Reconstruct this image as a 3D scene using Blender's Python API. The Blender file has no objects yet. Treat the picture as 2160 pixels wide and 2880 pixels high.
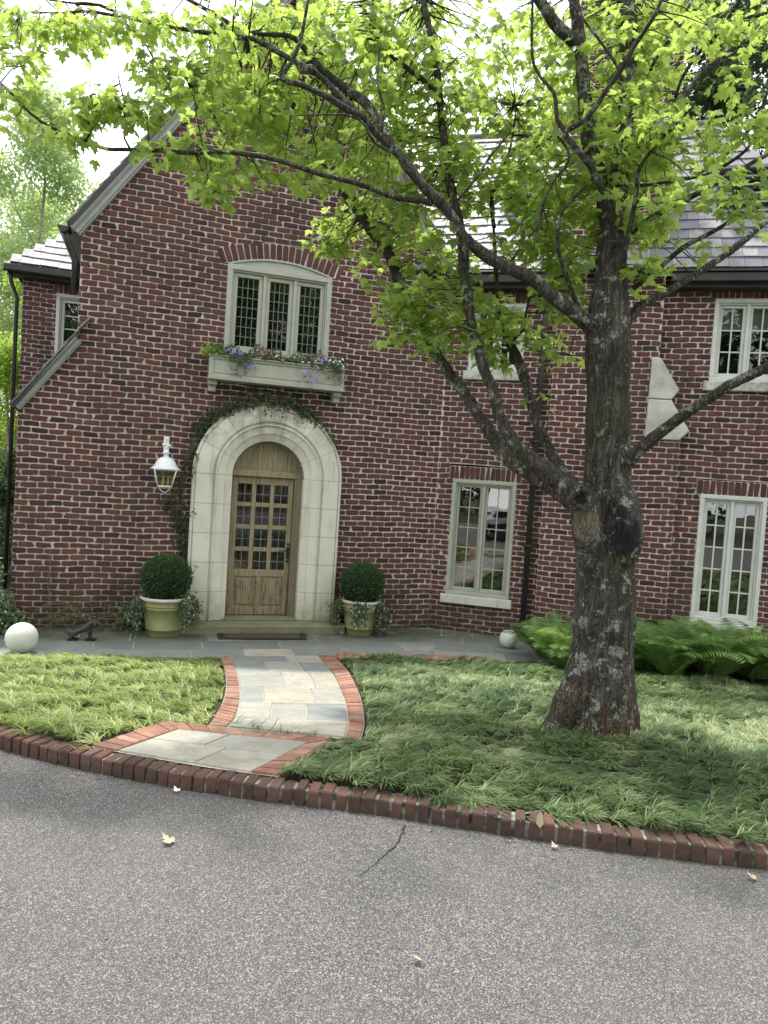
import bpy, math, random
import numpy as np
from mathutils import Vector, noise as mnoise
random.seed(7); rng=np.random.default_rng(7)
R=math.radians; PI=math.pi
scene=bpy.context.scene
col=scene.collection
# ------------------------------------------------------------------ survey: camera and walls
ROLL,PITCH,F,H=.0657,-.0471,2050.,2.2
def _basis():
    cp,sp=math.cos(PITCH),math.sin(PITCH); f=(0,cp,sp); c,s=math.cos(ROLL),math.sin(ROLL)
    u0=(0,-sp,cp)
    return Vector((c,s*u0[1],s*u0[2])),Vector((-s,c*u0[1],c*u0[2])),Vector(f)
RR,UU,FF=_basis()
def ray(px,py): return FF+(px-1080)/F*RR+(1440-py)/F*UU
def at(px,py,Y):
    d=ray(px,py); k=Y/d.y; return Vector((k*d.x,Y,H+k*d.z))
def onz(px,py,z=0.):
    d=ray(px,py); t=(z-H)/d.z; return Vector((t*d.x,t*d.y,z))
SX,SY=.7764,10.7954
TA,TC=.309,-.26
def onw(px,py,T,off=0.,o=(SX,SY)):
    nx,ny=math.sin(T),-math.cos(T); d=ray(px,py)
    k=(o[0]*nx+o[1]*ny+off)/(d.x*nx+d.y*ny)
    x,y,z=k*d.x,k*d.y,H+k*d.z
    return ((x-o[0])*math.cos(T)+(y-o[1])*math.sin(T),z)
class Plane:
    def __init__(s,T,o=(SX,SY)): s.T=T;s.o=o
    def __call__(s,u,z,off=0.):
        T=s.T; return Vector((s.o[0]+u*math.cos(T)+off*math.sin(T), s.o[1]+u*math.sin(T)-off*math.cos(T), z))
PA=Plane(TA); PC=Plane(TC)
# ------------------------------------------------------------------ object helpers
def tag(o,label=None,cat=None,group=None,kind=None):
    if label:o['label']=label
    if cat:o['category']=cat
    if group:o['group']=group
    if kind:o['kind']=kind
    return o
def empty(name,loc=(0,0,0),parent=None):
    o=bpy.data.objects.new(name,None); col.objects.link(o); o.location=loc; o.empty_display_size=.1
    if parent:o.parent=parent
    return o
class MB:
    def __init__(s): s.v=[];s.f=[];s.m=[];s.c=[];s.sm=[]
    def add(s,vs,fs,m=0,c=.5,smooth=False):
        b=len(s.v); s.v+= [tuple(p) for p in vs]
        s.c+=[c]*len(vs) if not isinstance(c,(list,)) else c
        for f in fs: s.f.append(tuple(i+b for i in f)); s.m.append(m); s.sm.append(smooth)
    def hexa(s,p,m=0,c=.5):  # p: 8 points bottom ring(4) then top ring(4)
        s.add(p,[(3,2,1,0),(4,5,6,7),(0,1,5,4),(1,2,6,5),(2,3,7,6),(3,0,4,7)],m,c)
    def pbox(s,P,u0,u1,z0,z1,o0,o1,m=0,c=.5):  # box on a wall plane
        s.hexa([P(u0,z0,o0),P(u1,z0,o0),P(u1,z0,o1),P(u0,z0,o1),P(u0,z1,o0),P(u1,z1,o0),P(u1,z1,o1),P(u0,z1,o1)],m,c)
    def bbox(s,P,u0,u1,z0,z1,o0,o1,b=.006,m=0,c=.5):  # box with chamfered front edges
        s.pbox(P,u0,u1,z0,z1,o0,o1-b,m,c)
        q=[P(u0,z0,o1-b),P(u1,z0,o1-b),P(u1,z1,o1-b),P(u0,z1,o1-b),P(u0+b,z0+b,o1),P(u1-b,z0+b,o1),P(u1-b,z1-b,o1),P(u0+b,z1-b,o1)]
        s.add(q,[(4,5,6,7),(0,1,5,4),(1,2,6,5),(2,3,7,6),(3,0,4,7)],m,c)
    def tube(s,pts,rad,n=8,m=0,c=.5,cap=True):
        pts=[Vector(p) for p in pts]; k=len(pts)
        if not hasattr(rad,'__len__'): rad=[rad]*k
        vs=[];ref=None
        for i in range(k):
            t=(pts[min(i+1,k-1)]-pts[max(i-1,0)]).normalized()
            if ref is None: ref=t.cross(Vector((0,0,1)) if abs(t.z)<.9 else Vector((1,0,0))).normalized()
            ref=(ref-t*ref.dot(t)).normalized(); b=t.cross(ref)
            for j in range(n):
                a=2*PI*j/n; vs.append(pts[i]+rad[i]*(math.cos(a)*ref+math.sin(a)*b))
        fs=[(i*n+j,i*n+(j+1)%n,(i+1)*n+(j+1)%n,(i+1)*n+j) for i in range(k-1) for j in range(n)]
        if cap: fs+= [tuple(range(n))[::-1],tuple((k-1)*n+j for j in range(n))]
        s.add(vs,fs,m,c,True)
    def lathe(s,cen,prof,n=32,m=0,c=.5,sq=None):
        cen=Vector(cen); vs=[]
        for r,z in prof:
            for j in range(n):
                a=2*PI*j/n; vs.append(cen+Vector((r*math.cos(a),r*math.sin(a),z)))
        k=len(prof); fs=[(i*n+j,i*n+(j+1)%n,(i+1)*n+(j+1)%n,(i+1)*n+j) for i in range(k-1) for j in range(n)]
        s.add(vs,fs,m,c,True)
    def ball(s,cen,r,m=0,c=.5,nu=24,nv=14,scale=(1,1,1)):
        prof=[(max(1e-4,r*math.sin(PI*i/nv)),-r*math.cos(PI*i/nv)) for i in range(nv+1)]
        cen=Vector(cen); vs=[cen+Vector((a*math.cos(2*PI*j/nu)*scale[0],a*math.sin(2*PI*j/nu)*scale[1],z*scale[2])) for a,z in prof for j in range(nu)]
        fs=[(i*nu+j,i*nu+(j+1)%nu,(i+1)*nu+(j+1)%nu,(i+1)*nu+j) for i in range(nv) for j in range(nu)]
        s.add(vs,fs,m,c,True)
    def build(s,name,mats,parent=None):
        me=bpy.data.meshes.new(name); me.from_pydata(s.v,[],s.f)
        if not isinstance(mats,(list,tuple)): mats=[mats]
        for m in mats: me.materials.append(m)
        me.polygons.foreach_set('material_index',s.m); me.polygons.foreach_set('use_smooth',s.sm)
        a=me.color_attributes.new('rnd','FLOAT_COLOR','POINT')
        cc=np.repeat(np.array(s.c,dtype=np.float32)[:,None],4,1); a.data.foreach_set('color',cc.ravel())
        me.update()
        o=bpy.data.objects.new(name,me); col.objects.link(o)
        if parent:
            o.parent=parent
            L=Vector((0,0,0)); q=parent
            while q: L+=q.location; q=q.parent
            o.location=-L if L.length>0 else o.location
        return o
def rawmesh(name,V,Fc,mat,parent=None,rnd=None,smooth=False):
    """V (n,3), Fc (m,k) constant-size faces"""
    me=bpy.data.meshes.new(name); n=len(V); m,k=Fc.shape
    me.vertices.add(n); me.vertices.foreach_set('co',V.astype(np.float32).ravel())
    me.loops.add(m*k); me.loops.foreach_set('vertex_index',Fc.astype(np.int32).ravel())
    me.polygons.add(m); me.polygons.foreach_set('loop_start',np.arange(0,m*k,k,dtype=np.int32))
    me.polygons.foreach_set('use_smooth',np.full(m,smooth))
    if rnd is not None:
        a=me.color_attributes.new('rnd','FLOAT_COLOR','POINT')
        if rnd.ndim==1: rnd=np.repeat(rnd[:,None],4,1)
        a.data.foreach_set('color',rnd.astype(np.float32).ravel())
    me.materials.append(mat); me.update(calc_edges=True); me.validate()
    o=bpy.data.objects.new(name,me); col.objects.link(o)
    if parent:
        o.parent=parent; L=Vector((0,0,0)); q=parent
        while q: L+=q.location; q=q.parent
        o.location=-L
    return o
# ------------------------------------------------------------------ material helpers
class NT:
    def __init__(s,name):
        s.m=bpy.data.materials.new(name); s.m.use_nodes=True; s.t=s.m.node_tree; s.t.nodes.clear()
        s.out=s.n('ShaderNodeOutputMaterial')
    def n(s,typ,**kw):
        o=s.t.nodes.new(typ)
        for k,v in kw.items(): setattr(o,k,v)
        return o
    def l(s,a,b): s.t.links.new(a,b); return b
    def put(s,sock,v):
        if isinstance(v,bpy.types.NodeSocket): s.l(v,sock)
        elif v is not None: sock.default_value=v if not (isinstance(v,tuple) and len(v)==3 and sock.type=='RGBA') else (*v,1)
    def pos(s): return s.n('ShaderNodeNewGeometry').outputs['Position']
    def rnd(s):
        a=s.n('ShaderNodeAttribute',attribute_name='rnd'); return a.outputs['Fac']
    def sep(s,v):
        x=s.n('ShaderNodeSeparateXYZ'); s.put(x.inputs[0],v); return x.outputs
    def scale(s,v,k):
        x=s.n('ShaderNodeVectorMath',operation='MULTIPLY'); s.put(x.inputs[0],v); x.inputs[1].default_value=k; return x.outputs[0]
    def noise(s,scale,det=4,rough=.55,vec=None,dist=0):
        x=s.n('ShaderNodeTexNoise'); s.put(x.inputs['Vector'],vec if vec is not None else s.pos())
        x.inputs['Scale'].default_value=scale;x.inputs['Detail'].default_value=det;x.inputs['Roughness'].default_value=rough;x.inputs['Distortion'].default_value=dist
        return x.outputs['Fac']
    def vor(s,scale,vec=None,feature='F1',out='Distance',rand=1):
        x=s.n('ShaderNodeTexVoronoi',feature=feature); s.put(x.inputs['Vector'],vec if vec is not None else s.pos()); x.inputs['Scale'].default_value=scale
        return x.outputs[out]
    def ramp(s,f,stops,interp='LINEAR'):
        x=s.n('ShaderNodeValToRGB'); x.color_ramp.interpolation=interp; e=x.color_ramp.elements
        while len(e)<len(stops): e.new(.5)
        for i,(p,c) in enumerate(stops):
            e[i].position=p; c=c if hasattr(c,'__len__') else (c,c,c); e[i].color=(*c,1)
        s.put(x.inputs[0],f); return x.outputs[0]
    def mix(s,f,a,b,mode='MIX'):
        x=s.n('ShaderNodeMix',data_type='RGBA',blend_type=mode); s.put(x.inputs[0],f); s.put(x.inputs[6],a); s.put(x.inputs[7],b); return x.outputs[2]
    def math(s,op,a,b=0.,clamp=False):
        x=s.n('ShaderNodeMath',operation=op,use_clamp=clamp); s.put(x.inputs[0],a); s.put(x.inputs[1],b); return x.outputs[0]
    def bump(s,h,st=.5,d=.01,nrm=None):
        x=s.n('ShaderNodeBump'); x.inputs['Strength'].default_value=st; x.inputs['Distance'].default_value=d; s.put(x.inputs['Height'],h)
        if nrm is not None: s.l(nrm,x.inputs['Normal'])
        return x.outputs[0]
    def pbr(s,c,r=.7,nrm=None,spec=.4,metal=0.,finish=True,sub=None):
        x=s.n('ShaderNodeBsdfPrincipled'); s.put(x.inputs['Base Color'],c); s.put(x.inputs['Roughness'],r); s.put(x.inputs['Metallic'],metal)
        s.put(x.inputs['Specular IOR Level'],spec)
        if nrm is not None: s.l(nrm,x.inputs['Normal'])
        if finish: s.l(x.outputs[0],s.out.inputs[0])
        return x.outputs[0]
M={}
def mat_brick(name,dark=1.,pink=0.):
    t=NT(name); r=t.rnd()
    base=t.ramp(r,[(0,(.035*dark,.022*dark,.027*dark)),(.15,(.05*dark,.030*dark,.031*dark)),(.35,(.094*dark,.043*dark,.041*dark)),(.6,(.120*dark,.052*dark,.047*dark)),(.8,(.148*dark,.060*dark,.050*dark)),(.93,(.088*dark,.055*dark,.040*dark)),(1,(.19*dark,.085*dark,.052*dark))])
    n=t.noise(38,5,.65); c=t.mix(t.math('MULTIPLY',n,.75),base,(.035,.018,.018))
    c=t.mix(t.ramp(t.noise(150,2,.7),[(.6,0.),(.8,.6)]),c,(.2,.12,.1))
    # lichen / damp stain low on the wall and in streaks
    z=t.sep(t.pos())[2]
    st=t.math('MULTIPLY',t.ramp(z,[(0,1.),(.9,0.)]) ,t.ramp(t.noise(2.2,4),[(.38,0.),(.62,1.)]))
    c=t.mix(t.math('MULTIPLY',st,.75),c,(.035,.040,.018))
    big=t.ramp(t.noise(.55,3),[(.4,0.),(.7,1.)]); c=t.mix(t.math('MULTIPLY',big,.30),c,(.05,.042,.030))
    stq=t.ramp(t.noise(1.2,5,.7,t.scale(t.pos(),(3,3,.35))),[(.52,0.),(.7,1.)]); c=t.mix(t.math('MULTIPLY',stq,.45),c,(.030,.024,.022))
    b=t.bump(t.noise(70,4,.7),.6,.006)
    t.pbr(c,.9,b,.2); return t.m
M['brick']=mat_brick('aged_brick',1.28); M['brick2']=mat_brick('sunlit_brick',1.6)  # brick2: lighter copy for the rear wing, its brighter light put into the colour
def mat_mortar():
    t=NT('mortar'); n=t.noise(30,5,.7)
    c=t.ramp(n,[(.25,(.43,.365,.335)),(.6,(.66,.585,.54)),(.8,(.74,.67,.62))])
    z=t.sep(t.pos())[2]
    st=t.math('MULTIPLY',t.ramp(z,[(0,1.),(.9,.0)]) ,t.ramp(t.noise(2.2,4),[(.35,0.),(.6,1.)]))
    c=t.mix(t.math('MULTIPLY',st,.85),c,(.07,.075,.03))
    big=t.ramp(t.noise(.55,3),[(.4,0.),(.7,1.)]); c=t.mix(t.math('MULTIPLY',big,.35),c,(.20,.17,.11))
    stq=t.ramp(t.noise(1.2,5,.7,t.scale(t.pos(),(3,3,.35))),[(.52,0.),(.7,1.)]); c=t.mix(t.math('MULTIPLY',stq,.45),c,(.17,.15,.13))
    t.pbr(c,.95,t.bump(t.noise(60,4,.7),.7,.006),.1); return t.m
M['mortar']=mat_mortar()
def mat_simple(name,c1,c2,sc=8,r=.7,bs=.3,bsc=60,spec=.3,bd=.004,stretch=None,metal=0):
    t=NT(name); v=t.scale(t.pos(),stretch) if stretch else None
    c=t.mix(t.ramp(t.noise(sc,5,.6,v),[(.3,0.),(.7,1.)]),c1,c2)
    t.pbr(c,r,t.bump(t.noise(bsc,4,.6,v),bs,bd),spec,metal); return t.m
M['trim']=mat_simple('sage_painted_wood',(.33,.345,.29),(.40,.41,.35),5,.5,.15,80)
M['rake']=mat_simple('grey_painted_rake',(.36,.38,.35),(.26,.28,.26),4,.5,.15,40)
M['sashw']=mat_simple('pale_painted_sash',(.52,.54,.50),(.60,.62,.58),6,.45,.1,80)
M['dark_metal']=mat_simple('dark_bronze_metal',(.018,.018,.018),(.035,.034,.03),3,.45,.1,30,.5)
M['black']=mat_simple('blackened_iron',(.008,.008,.008),(.02,.02,.02),30,.4,.3,90,.5)
M['white_metal']=mat_simple('white_painted_metal',(.68,.70,.72),(.78,.80,.82),14,.35,.1,60,.5)
M['lead']=mat_simple('lead_came',(.16,.17,.17),(.24,.25,.25),20,.5,.1,60)
M['inner']=mat_simple('dim_interior',(.006,.007,.007),(.012,.012,.011),2,.9)
def mat_curtain():
    t=NT('curtain'); v=t.scale(t.pos(),(30,30,.4))
    t.pbr(t.ramp(t.noise(1.6,2,.5,v),[(.35,(.02,.018,.022)),(.55,(.10,.09,.10)),(.7,(.22,.21,.22))]),.9); return t.m
M['curtain']=mat_curtain()
M['blind']=mat_simple('roller_blind',(.28,.33,.27),(.34,.38,.32),5,.8)
def mat_glass(name,k=.25):
    t=NT(name); tr=t.n('ShaderNodeBsdfTransparent'); tr.inputs[0].default_value=(.75,.78,.76,1)
    g=t.n('ShaderNodeBsdfGlossy'); g.inputs['Roughness'].default_value=.01
    b=t.bump(t.noise(2.6,2,.5),.06,.02); t.l(b,g.inputs['Normal'])
    fr=t.n('ShaderNodeFresnel'); fr.inputs[0].default_value=1.5
    mx=t.n('ShaderNodeMixShader'); t.put(mx.inputs[0],t.math('ADD',fr.outputs[0],k,True)); t.l(tr.outputs[0],mx.inputs[1]); t.l(g.outputs[0],mx.inputs[2])
    t.l(mx.outputs[0],t.out.inputs[0]); return t.m
M['glass']=mat_glass('window_glass',.20); M['glass_door']=mat_glass('door_glass',.06); M['glass_dark']=mat_glass('leaded_glass',.02)
def mat_wood():
    t=NT('weathered_oak'); p=t.pos(); v=t.scale(p,(14,14,1.2)); n=t.noise(2.2,6,.65,v); 
    c=t.ramp(n,[(.25,(.10,.075,.045)),(.5,(.26,.215,.135)),(.75,(.37,.32,.21))])
    z=t.sep(p)[2]; gr=t.ramp(z,[(.12,(.24,.155,.095)),(.6,(.27,.22,.135)),(1.,(.31,.29,.18))])
    c=t.mix(.35,c,gr)
    cr=t.ramp(t.noise(2.6,3,.8,t.scale(p,(34,34,1.6))),[(.54,0.),(.61,1.)])
    low=t.ramp(z,[(.30,1.),(.62,1.),(.68,.3),(1.,.4)])
    c=t.mix(t.math('MULTIPLY',cr,low),c,(.05,.028,.012))
    t.pbr(c,.7,t.bump(n,.5,.006),.25); return t.m
M['wood']=mat_wood()
M['wood2']=mat_simple('oak_jamb',(.17,.15,.10),(.25,.22,.15),3,.6,.3,20,stretch=(8,8,1))
def mat_stone(name,base,warm,moss=.8,mz=.55):
    t=NT(name); p=t.pos(); n=t.noise(3.5,6,.65)
    c=t.mix(t.ramp(n,[(.3,0.),(.7,1.)]),base,warm)
    st=t.ramp(t.noise(1.6,5,.7,t.scale(p,(5,5,.7))),[(.55,0.),(.72,1.)])
    c=t.mix(t.math('MULTIPLY',st,.45),c,(.16,.15,.10))
    z=t.sep(p)[2]
    ms=t.math('MULTIPLY',t.ramp(z,[(.02,1.),(mz,0.)]),t.ramp(t.noise(6,4),[(.3,.2),(.6,1.)]))
    c=t.mix(t.math('MULTIPLY',ms,moss),c,(.13,.14,.035))
    hi=t.math('MULTIPLY',t.ramp(t.math('SUBTRACT',z,2.2),[(.2,0.),(.75,1.)]),t.ramp(t.noise(5,5,.7),[(.4,0.),(.62,1.)]))
    c=t.mix(t.math('MULTIPLY',hi,.75),c,(.13,.12,.075))
    t.pbr(c,.85,t.bump(t.noise(45,5,.7),.45,.005),.2); return t.m
M['stone']=mat_stone('carved_limestone',(.56,.555,.47),(.67,.665,.57))
M['sill']=mat_stone('limestone_sill',(.50,.51,.45),(.60,.60,.53),.3,.6)
M['shoulder']=mat_simple('pale_shoulder_stone',(.33,.34,.29),(.62,.62,.56),3.2,.85,.4,40)
M['step']=mat_stone('mossy_step_stone',(.27,.265,.19),(.17,.17,.12),.5,.9)
M['terracotta']=mat_stone('mossy_pot_clay',(.25,.25,.11),(.33,.33,.18),.6,.75)
M['pale_rim']=mat_simple('pale_pot_rim',(.42,.39,.33),(.52,.49,.42),12,.8,.3,50)
M['ballstone']=mat_simple('cast_stone',(.50,.51,.46),(.64,.65,.60),6,.85,.4,40)
def mat_slate():
    t=NT('slate'); r=t.rnd(); c=t.ramp(r,[(0,(.12,.125,.145)),(.4,(.17,.17,.20)),(.7,(.21,.205,.225)),(1,(.28,.28,.275))])
    n=t.noise(9,6,.7,t.scale(t.pos(),(1,1,.5))); c=t.mix(t.ramp(n,[(.5,0.),(.68,.8)]),c,(.12,.115,.11))
    t.pbr(c,t.math('ADD',t.math('MULTIPLY',n,.4),.30),t.bump(t.noise(25,4),.45,.008),.28); return t.m
M['slate']=mat_slate()
def mat_flag():
    t=NT('bluestone_flag'); r=t.rnd(); p=t.pos()
    c=t.ramp(r,[(0,(.15,.18,.19)),(.3,(.22,.25,.25)),(.55,(.34,.345,.31)),(.75,(.41,.38,.30)),(1,(.40,.385,.33))])
    n=t.noise(3,6,.7); c=t.mix(t.ramp(n,[(.35,0.),(.7,.6)]),c,(.30,.30,.26))
    c=t.mix(t.ramp(t.noise(22,4,.7),[(.5,0.),(.75,.4)]),c,(.16,.17,.16))
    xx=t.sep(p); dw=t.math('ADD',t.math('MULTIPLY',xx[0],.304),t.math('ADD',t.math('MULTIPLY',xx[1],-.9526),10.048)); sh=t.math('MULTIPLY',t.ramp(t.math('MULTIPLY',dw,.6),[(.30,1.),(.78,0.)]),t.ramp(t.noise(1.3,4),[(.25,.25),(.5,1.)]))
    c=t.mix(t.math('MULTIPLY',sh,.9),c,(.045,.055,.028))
    c=t.mix(t.math('MULTIPLY',t.ramp(t.noise(4.5,6,.75,None,.6),[(.42,0.),(.62,1.)]),.40),c,(.17,.155,.12))
    t.pbr(c,.7,t.bump(t.noise(9,7,.7,None,.5),.8,.014),.3); return t.m
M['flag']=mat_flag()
M['joint']=mat_simple('pale_joint',(.34,.33,.30),(.45,.44,.40),10,.95,.4,60)
def mat_pathbrick(name,stops,low=None):
    t=NT(name); c=t.ramp(t.rnd(),stops)
    if low: c=t.mix(t.math('MULTIPLY',t.ramp(t.math('MULTIPLY',t.math('SUBTRACT',t.math('ADD',t.sep(t.pos())[2],t.math('MULTIPLY',t.noise(9,4),.05)),low),9),[(0,1.),(.55,0.)]),.9),c,(.035,.034,.024))
    c=t.mix(t.ramp(t.noise(7,4,.6),[(.45,0.),(.7,.55)]),c,(.09,.06,.05)); c=t.mix(t.ramp(t.noise(26,5,.7),[(.4,0.),(.75,.55)]),c,(.13,.085,.065))
    t.pbr(c,.9,t.bump(t.noise(70,4,.7),.6,.006),.15); return t.m
M['pathbrick']=mat_pathbrick('path_brick',[(0,(.25,.125,.09)),(.5,(.36,.19,.135)),(.85,(.44,.27,.20)),(1,(.30,.21,.17))])
M['kerbbrick']=mat_pathbrick('kerb_brick',[(0,(.055,.038,.034)),(.5,(.095,.055,.046)),(.85,(.14,.075,.06)),(1,(.13,.10,.085))],.565)
M['joint_dark']=mat_simple('mossy_joint',(.20,.20,.16),(.40,.38,.33),12,.95,.4,60)
def mat_kj():
    t=NT('kerb_joint'); t.pbr(t.ramp(t.noise(14,4,.6),[(.38,(.045,.045,.032)),(.5,(.16,.15,.12)),(.66,(.38,.36,.31))]),.95,t.bump(t.noise(60,4),.6,.006),.1); return t.m
M['kerbjoint']=mat_kj()
def mat_asphalt():
    t=NT('asphalt'); p=t.pos()
    v=t.n('ShaderNodeTexVoronoi'); t.put(v.inputs['Vector'],p); v.inputs['Scale'].default_value=330
    sx=t.sep(v.outputs['Color'])[0]
    c=t.ramp(sx,[(0,(.030,.029,.028)),(.35,(.080,.077,.074)),(.62,(.142,.137,.131)),(.82,(.222,.214,.205)),(1,(.44,.425,.40))])
    v2=t.n('ShaderNodeTexVoronoi'); t.put(v2.inputs['Vector'],p); v2.inputs['Scale'].default_value=170
    c=t.mix(t.ramp(t.sep(v2.outputs['Color'])[1],[(.9,0.),(.93,.8)]),c,(.42,.41,.39))
    c=t.mix(t.ramp(v.outputs['Distance'],[(.25,0.),(.7,.65)]),c,(.035,.034,.034))
    tk=t.ramp(t.noise(.5,3,.5,t.scale(p,(.35,1.6,1))),[(.4,0.),(.65,1.)]); c=t.mix(t.math('MULTIPLY',tk,.28),c,(.075,.072,.072))
    big=t.ramp(t.noise(.9,5,.6),[(.35,0.),(.7,1.)]); c=t.mix(t.math('MULTIPLY',big,.22),c,(.15,.145,.135))
    c=t.mix(t.math('MULTIPLY',t.ramp(t.noise(2.5,4,.6),[(.58,0.),(.7,1.)]),.25),c,(.068,.065,.07))
    b=t.bump(v.outputs['Distance'],.55,.004)
    t.pbr(c,.85,t.bump(t.noise(30,3),.3,.01,b),.3); return t.m
M['asphalt']=mat_asphalt()
M['crack']=mat_simple('crack_shadow',(.012,.012,.01),(.03,.03,.02),30,.95)
M['soil']=mat_simple('soil_under_grass',(.028,.036,.014),(.045,.042,.022),6,.95,.6,30)
M['turf']=mat_simple('distant_turf',(.05,.085,.02),(.07,.11,.03),3,.95,.6,30)
def mat_leaf(name,stops,trans,tf=.5,rough=.45,patch=0):
    t=NT(name); r=t.rnd(); c=t.ramp(r,stops)
    if patch: c=t.mix(t.ramp(t.noise(patch,3,.5),[(.35,0.),(.65,.6)]),c,stops[0][1])
    d=t.pbr(c,rough,None,.35,finish=False)
    tr=t.n('ShaderNodeBsdfTranslucent'); t.put(tr.inputs[0],t.mix(.75,c,trans))
    mx=t.n('ShaderNodeMixShader'); mx.inputs[0].default_value=tf; t.l(d,mx.inputs[1]); t.l(tr.outputs[0],mx.inputs[2]); t.l(mx.outputs[0],t.out.inputs[0]); return t.m
M['maple']=mat_leaf('maple_leaf',[(0,(.055,.11,.04)),(.5,(.135,.215,.065)),(1,(.28,.36,.11))],(.60,.78,.15),.62)
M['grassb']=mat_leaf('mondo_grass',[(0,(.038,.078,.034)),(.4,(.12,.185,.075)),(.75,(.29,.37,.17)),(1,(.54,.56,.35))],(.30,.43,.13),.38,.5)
M['grassl']=mat_leaf('sunny_grass',[(0,(.09,.14,.04)),(.45,(.27,.35,.10)),(.8,(.50,.56,.24)),(1,(.74,.74,.45))],(.42,.52,.12),.38,.5)  # sunlight on the left lawn put into paler blade colours
M['fern']=mat_leaf('fern_frond',[(0,(.06,.14,.045)),(.5,(.14,.26,.075)),(1,(.32,.44,.14))],(.3,.5,.08),.4)
M['box']=mat_leaf('boxwood_leaf',[(0,(.018,.05,.018)),(.5,(.04,.10,.028)),(1,(.08,.17,.045))],(.06,.14,.03),.25)
M['ivy']=mat_leaf('ivy_leaf',[(0,(.02,.05,.025)),(.5,(.07,.12,.06)),(.8,(.22,.28,.17)),(1,(.42,.46,.34))],(.12,.2,.08),.25)
M['vine']=mat_leaf('vine_leaf',[(0,(.01,.03,.018)),(.6,(.025,.06,.03)),(1,(.07,.12,.05))],(.06,.12,.04),.3)
M['shrub']=mat_leaf('variegated_leaf',[(0,(.03,.07,.03)),(.5,(.10,.17,.07)),(1,(.36,.40,.26))],(.15,.25,.08),.3)
M['bgtree']=mat_leaf('hazy_leaf',[(0,(.16,.24,.12)),(.5,(.28,.38,.18)),(1,(.45,.52,.28))],(.6,.75,.3),.55)  # haze over the far trees put into paler leaf colours
M['bgbright']=mat_leaf('bright_leaf',[(0,(.08,.14,.03)),(.5,(.14,.22,.04)),(1,(.24,.32,.06))],(.5,.7,.1),.6)
M['bgdark']=mat_leaf('dark_leaf',[(0,(.02,.045,.02)),(.5,(.04,.08,.03)),(1,(.08,.13,.05))],(.12,.2,.06),.4)
M['purple']=mat_simple('purple_petal',(.20,.16,.50),(.32,.26,.62),20,.6)
M['yellowp']=mat_simple('yellow_petal',(.65,.55,.20),(.75,.70,.45),20,.6)
M['pinkp']=mat_simple('dark_pink_petal',(.30,.06,.09),(.45,.14,.18),20,.6)
M['whitep']=mat_simple('white_petal',(.7,.7,.66),(.8,.8,.78),20,.6)
M['deadleaf']=mat_simple('dry_leaf',(.38,.30,.19),(.48,.38,.25),20,.7)
M['twiglitter']=mat_simple('litter_brown',(.10,.07,.04),(.26,.20,.12),60,.8)
M['palebark']=mat_simple('pale_bark',(.20,.19,.16),(.34,.32,.28),6,.9,.5,30)
M['twigbark']=mat_simple('dark_twig',(.028,.020,.016),(.05,.04,.032),20,.85,.6,60)
M['stem']=mat_simple('vine_stem',(.12,.10,.06),(.22,.19,.12),20,.85,.6,60)
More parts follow.
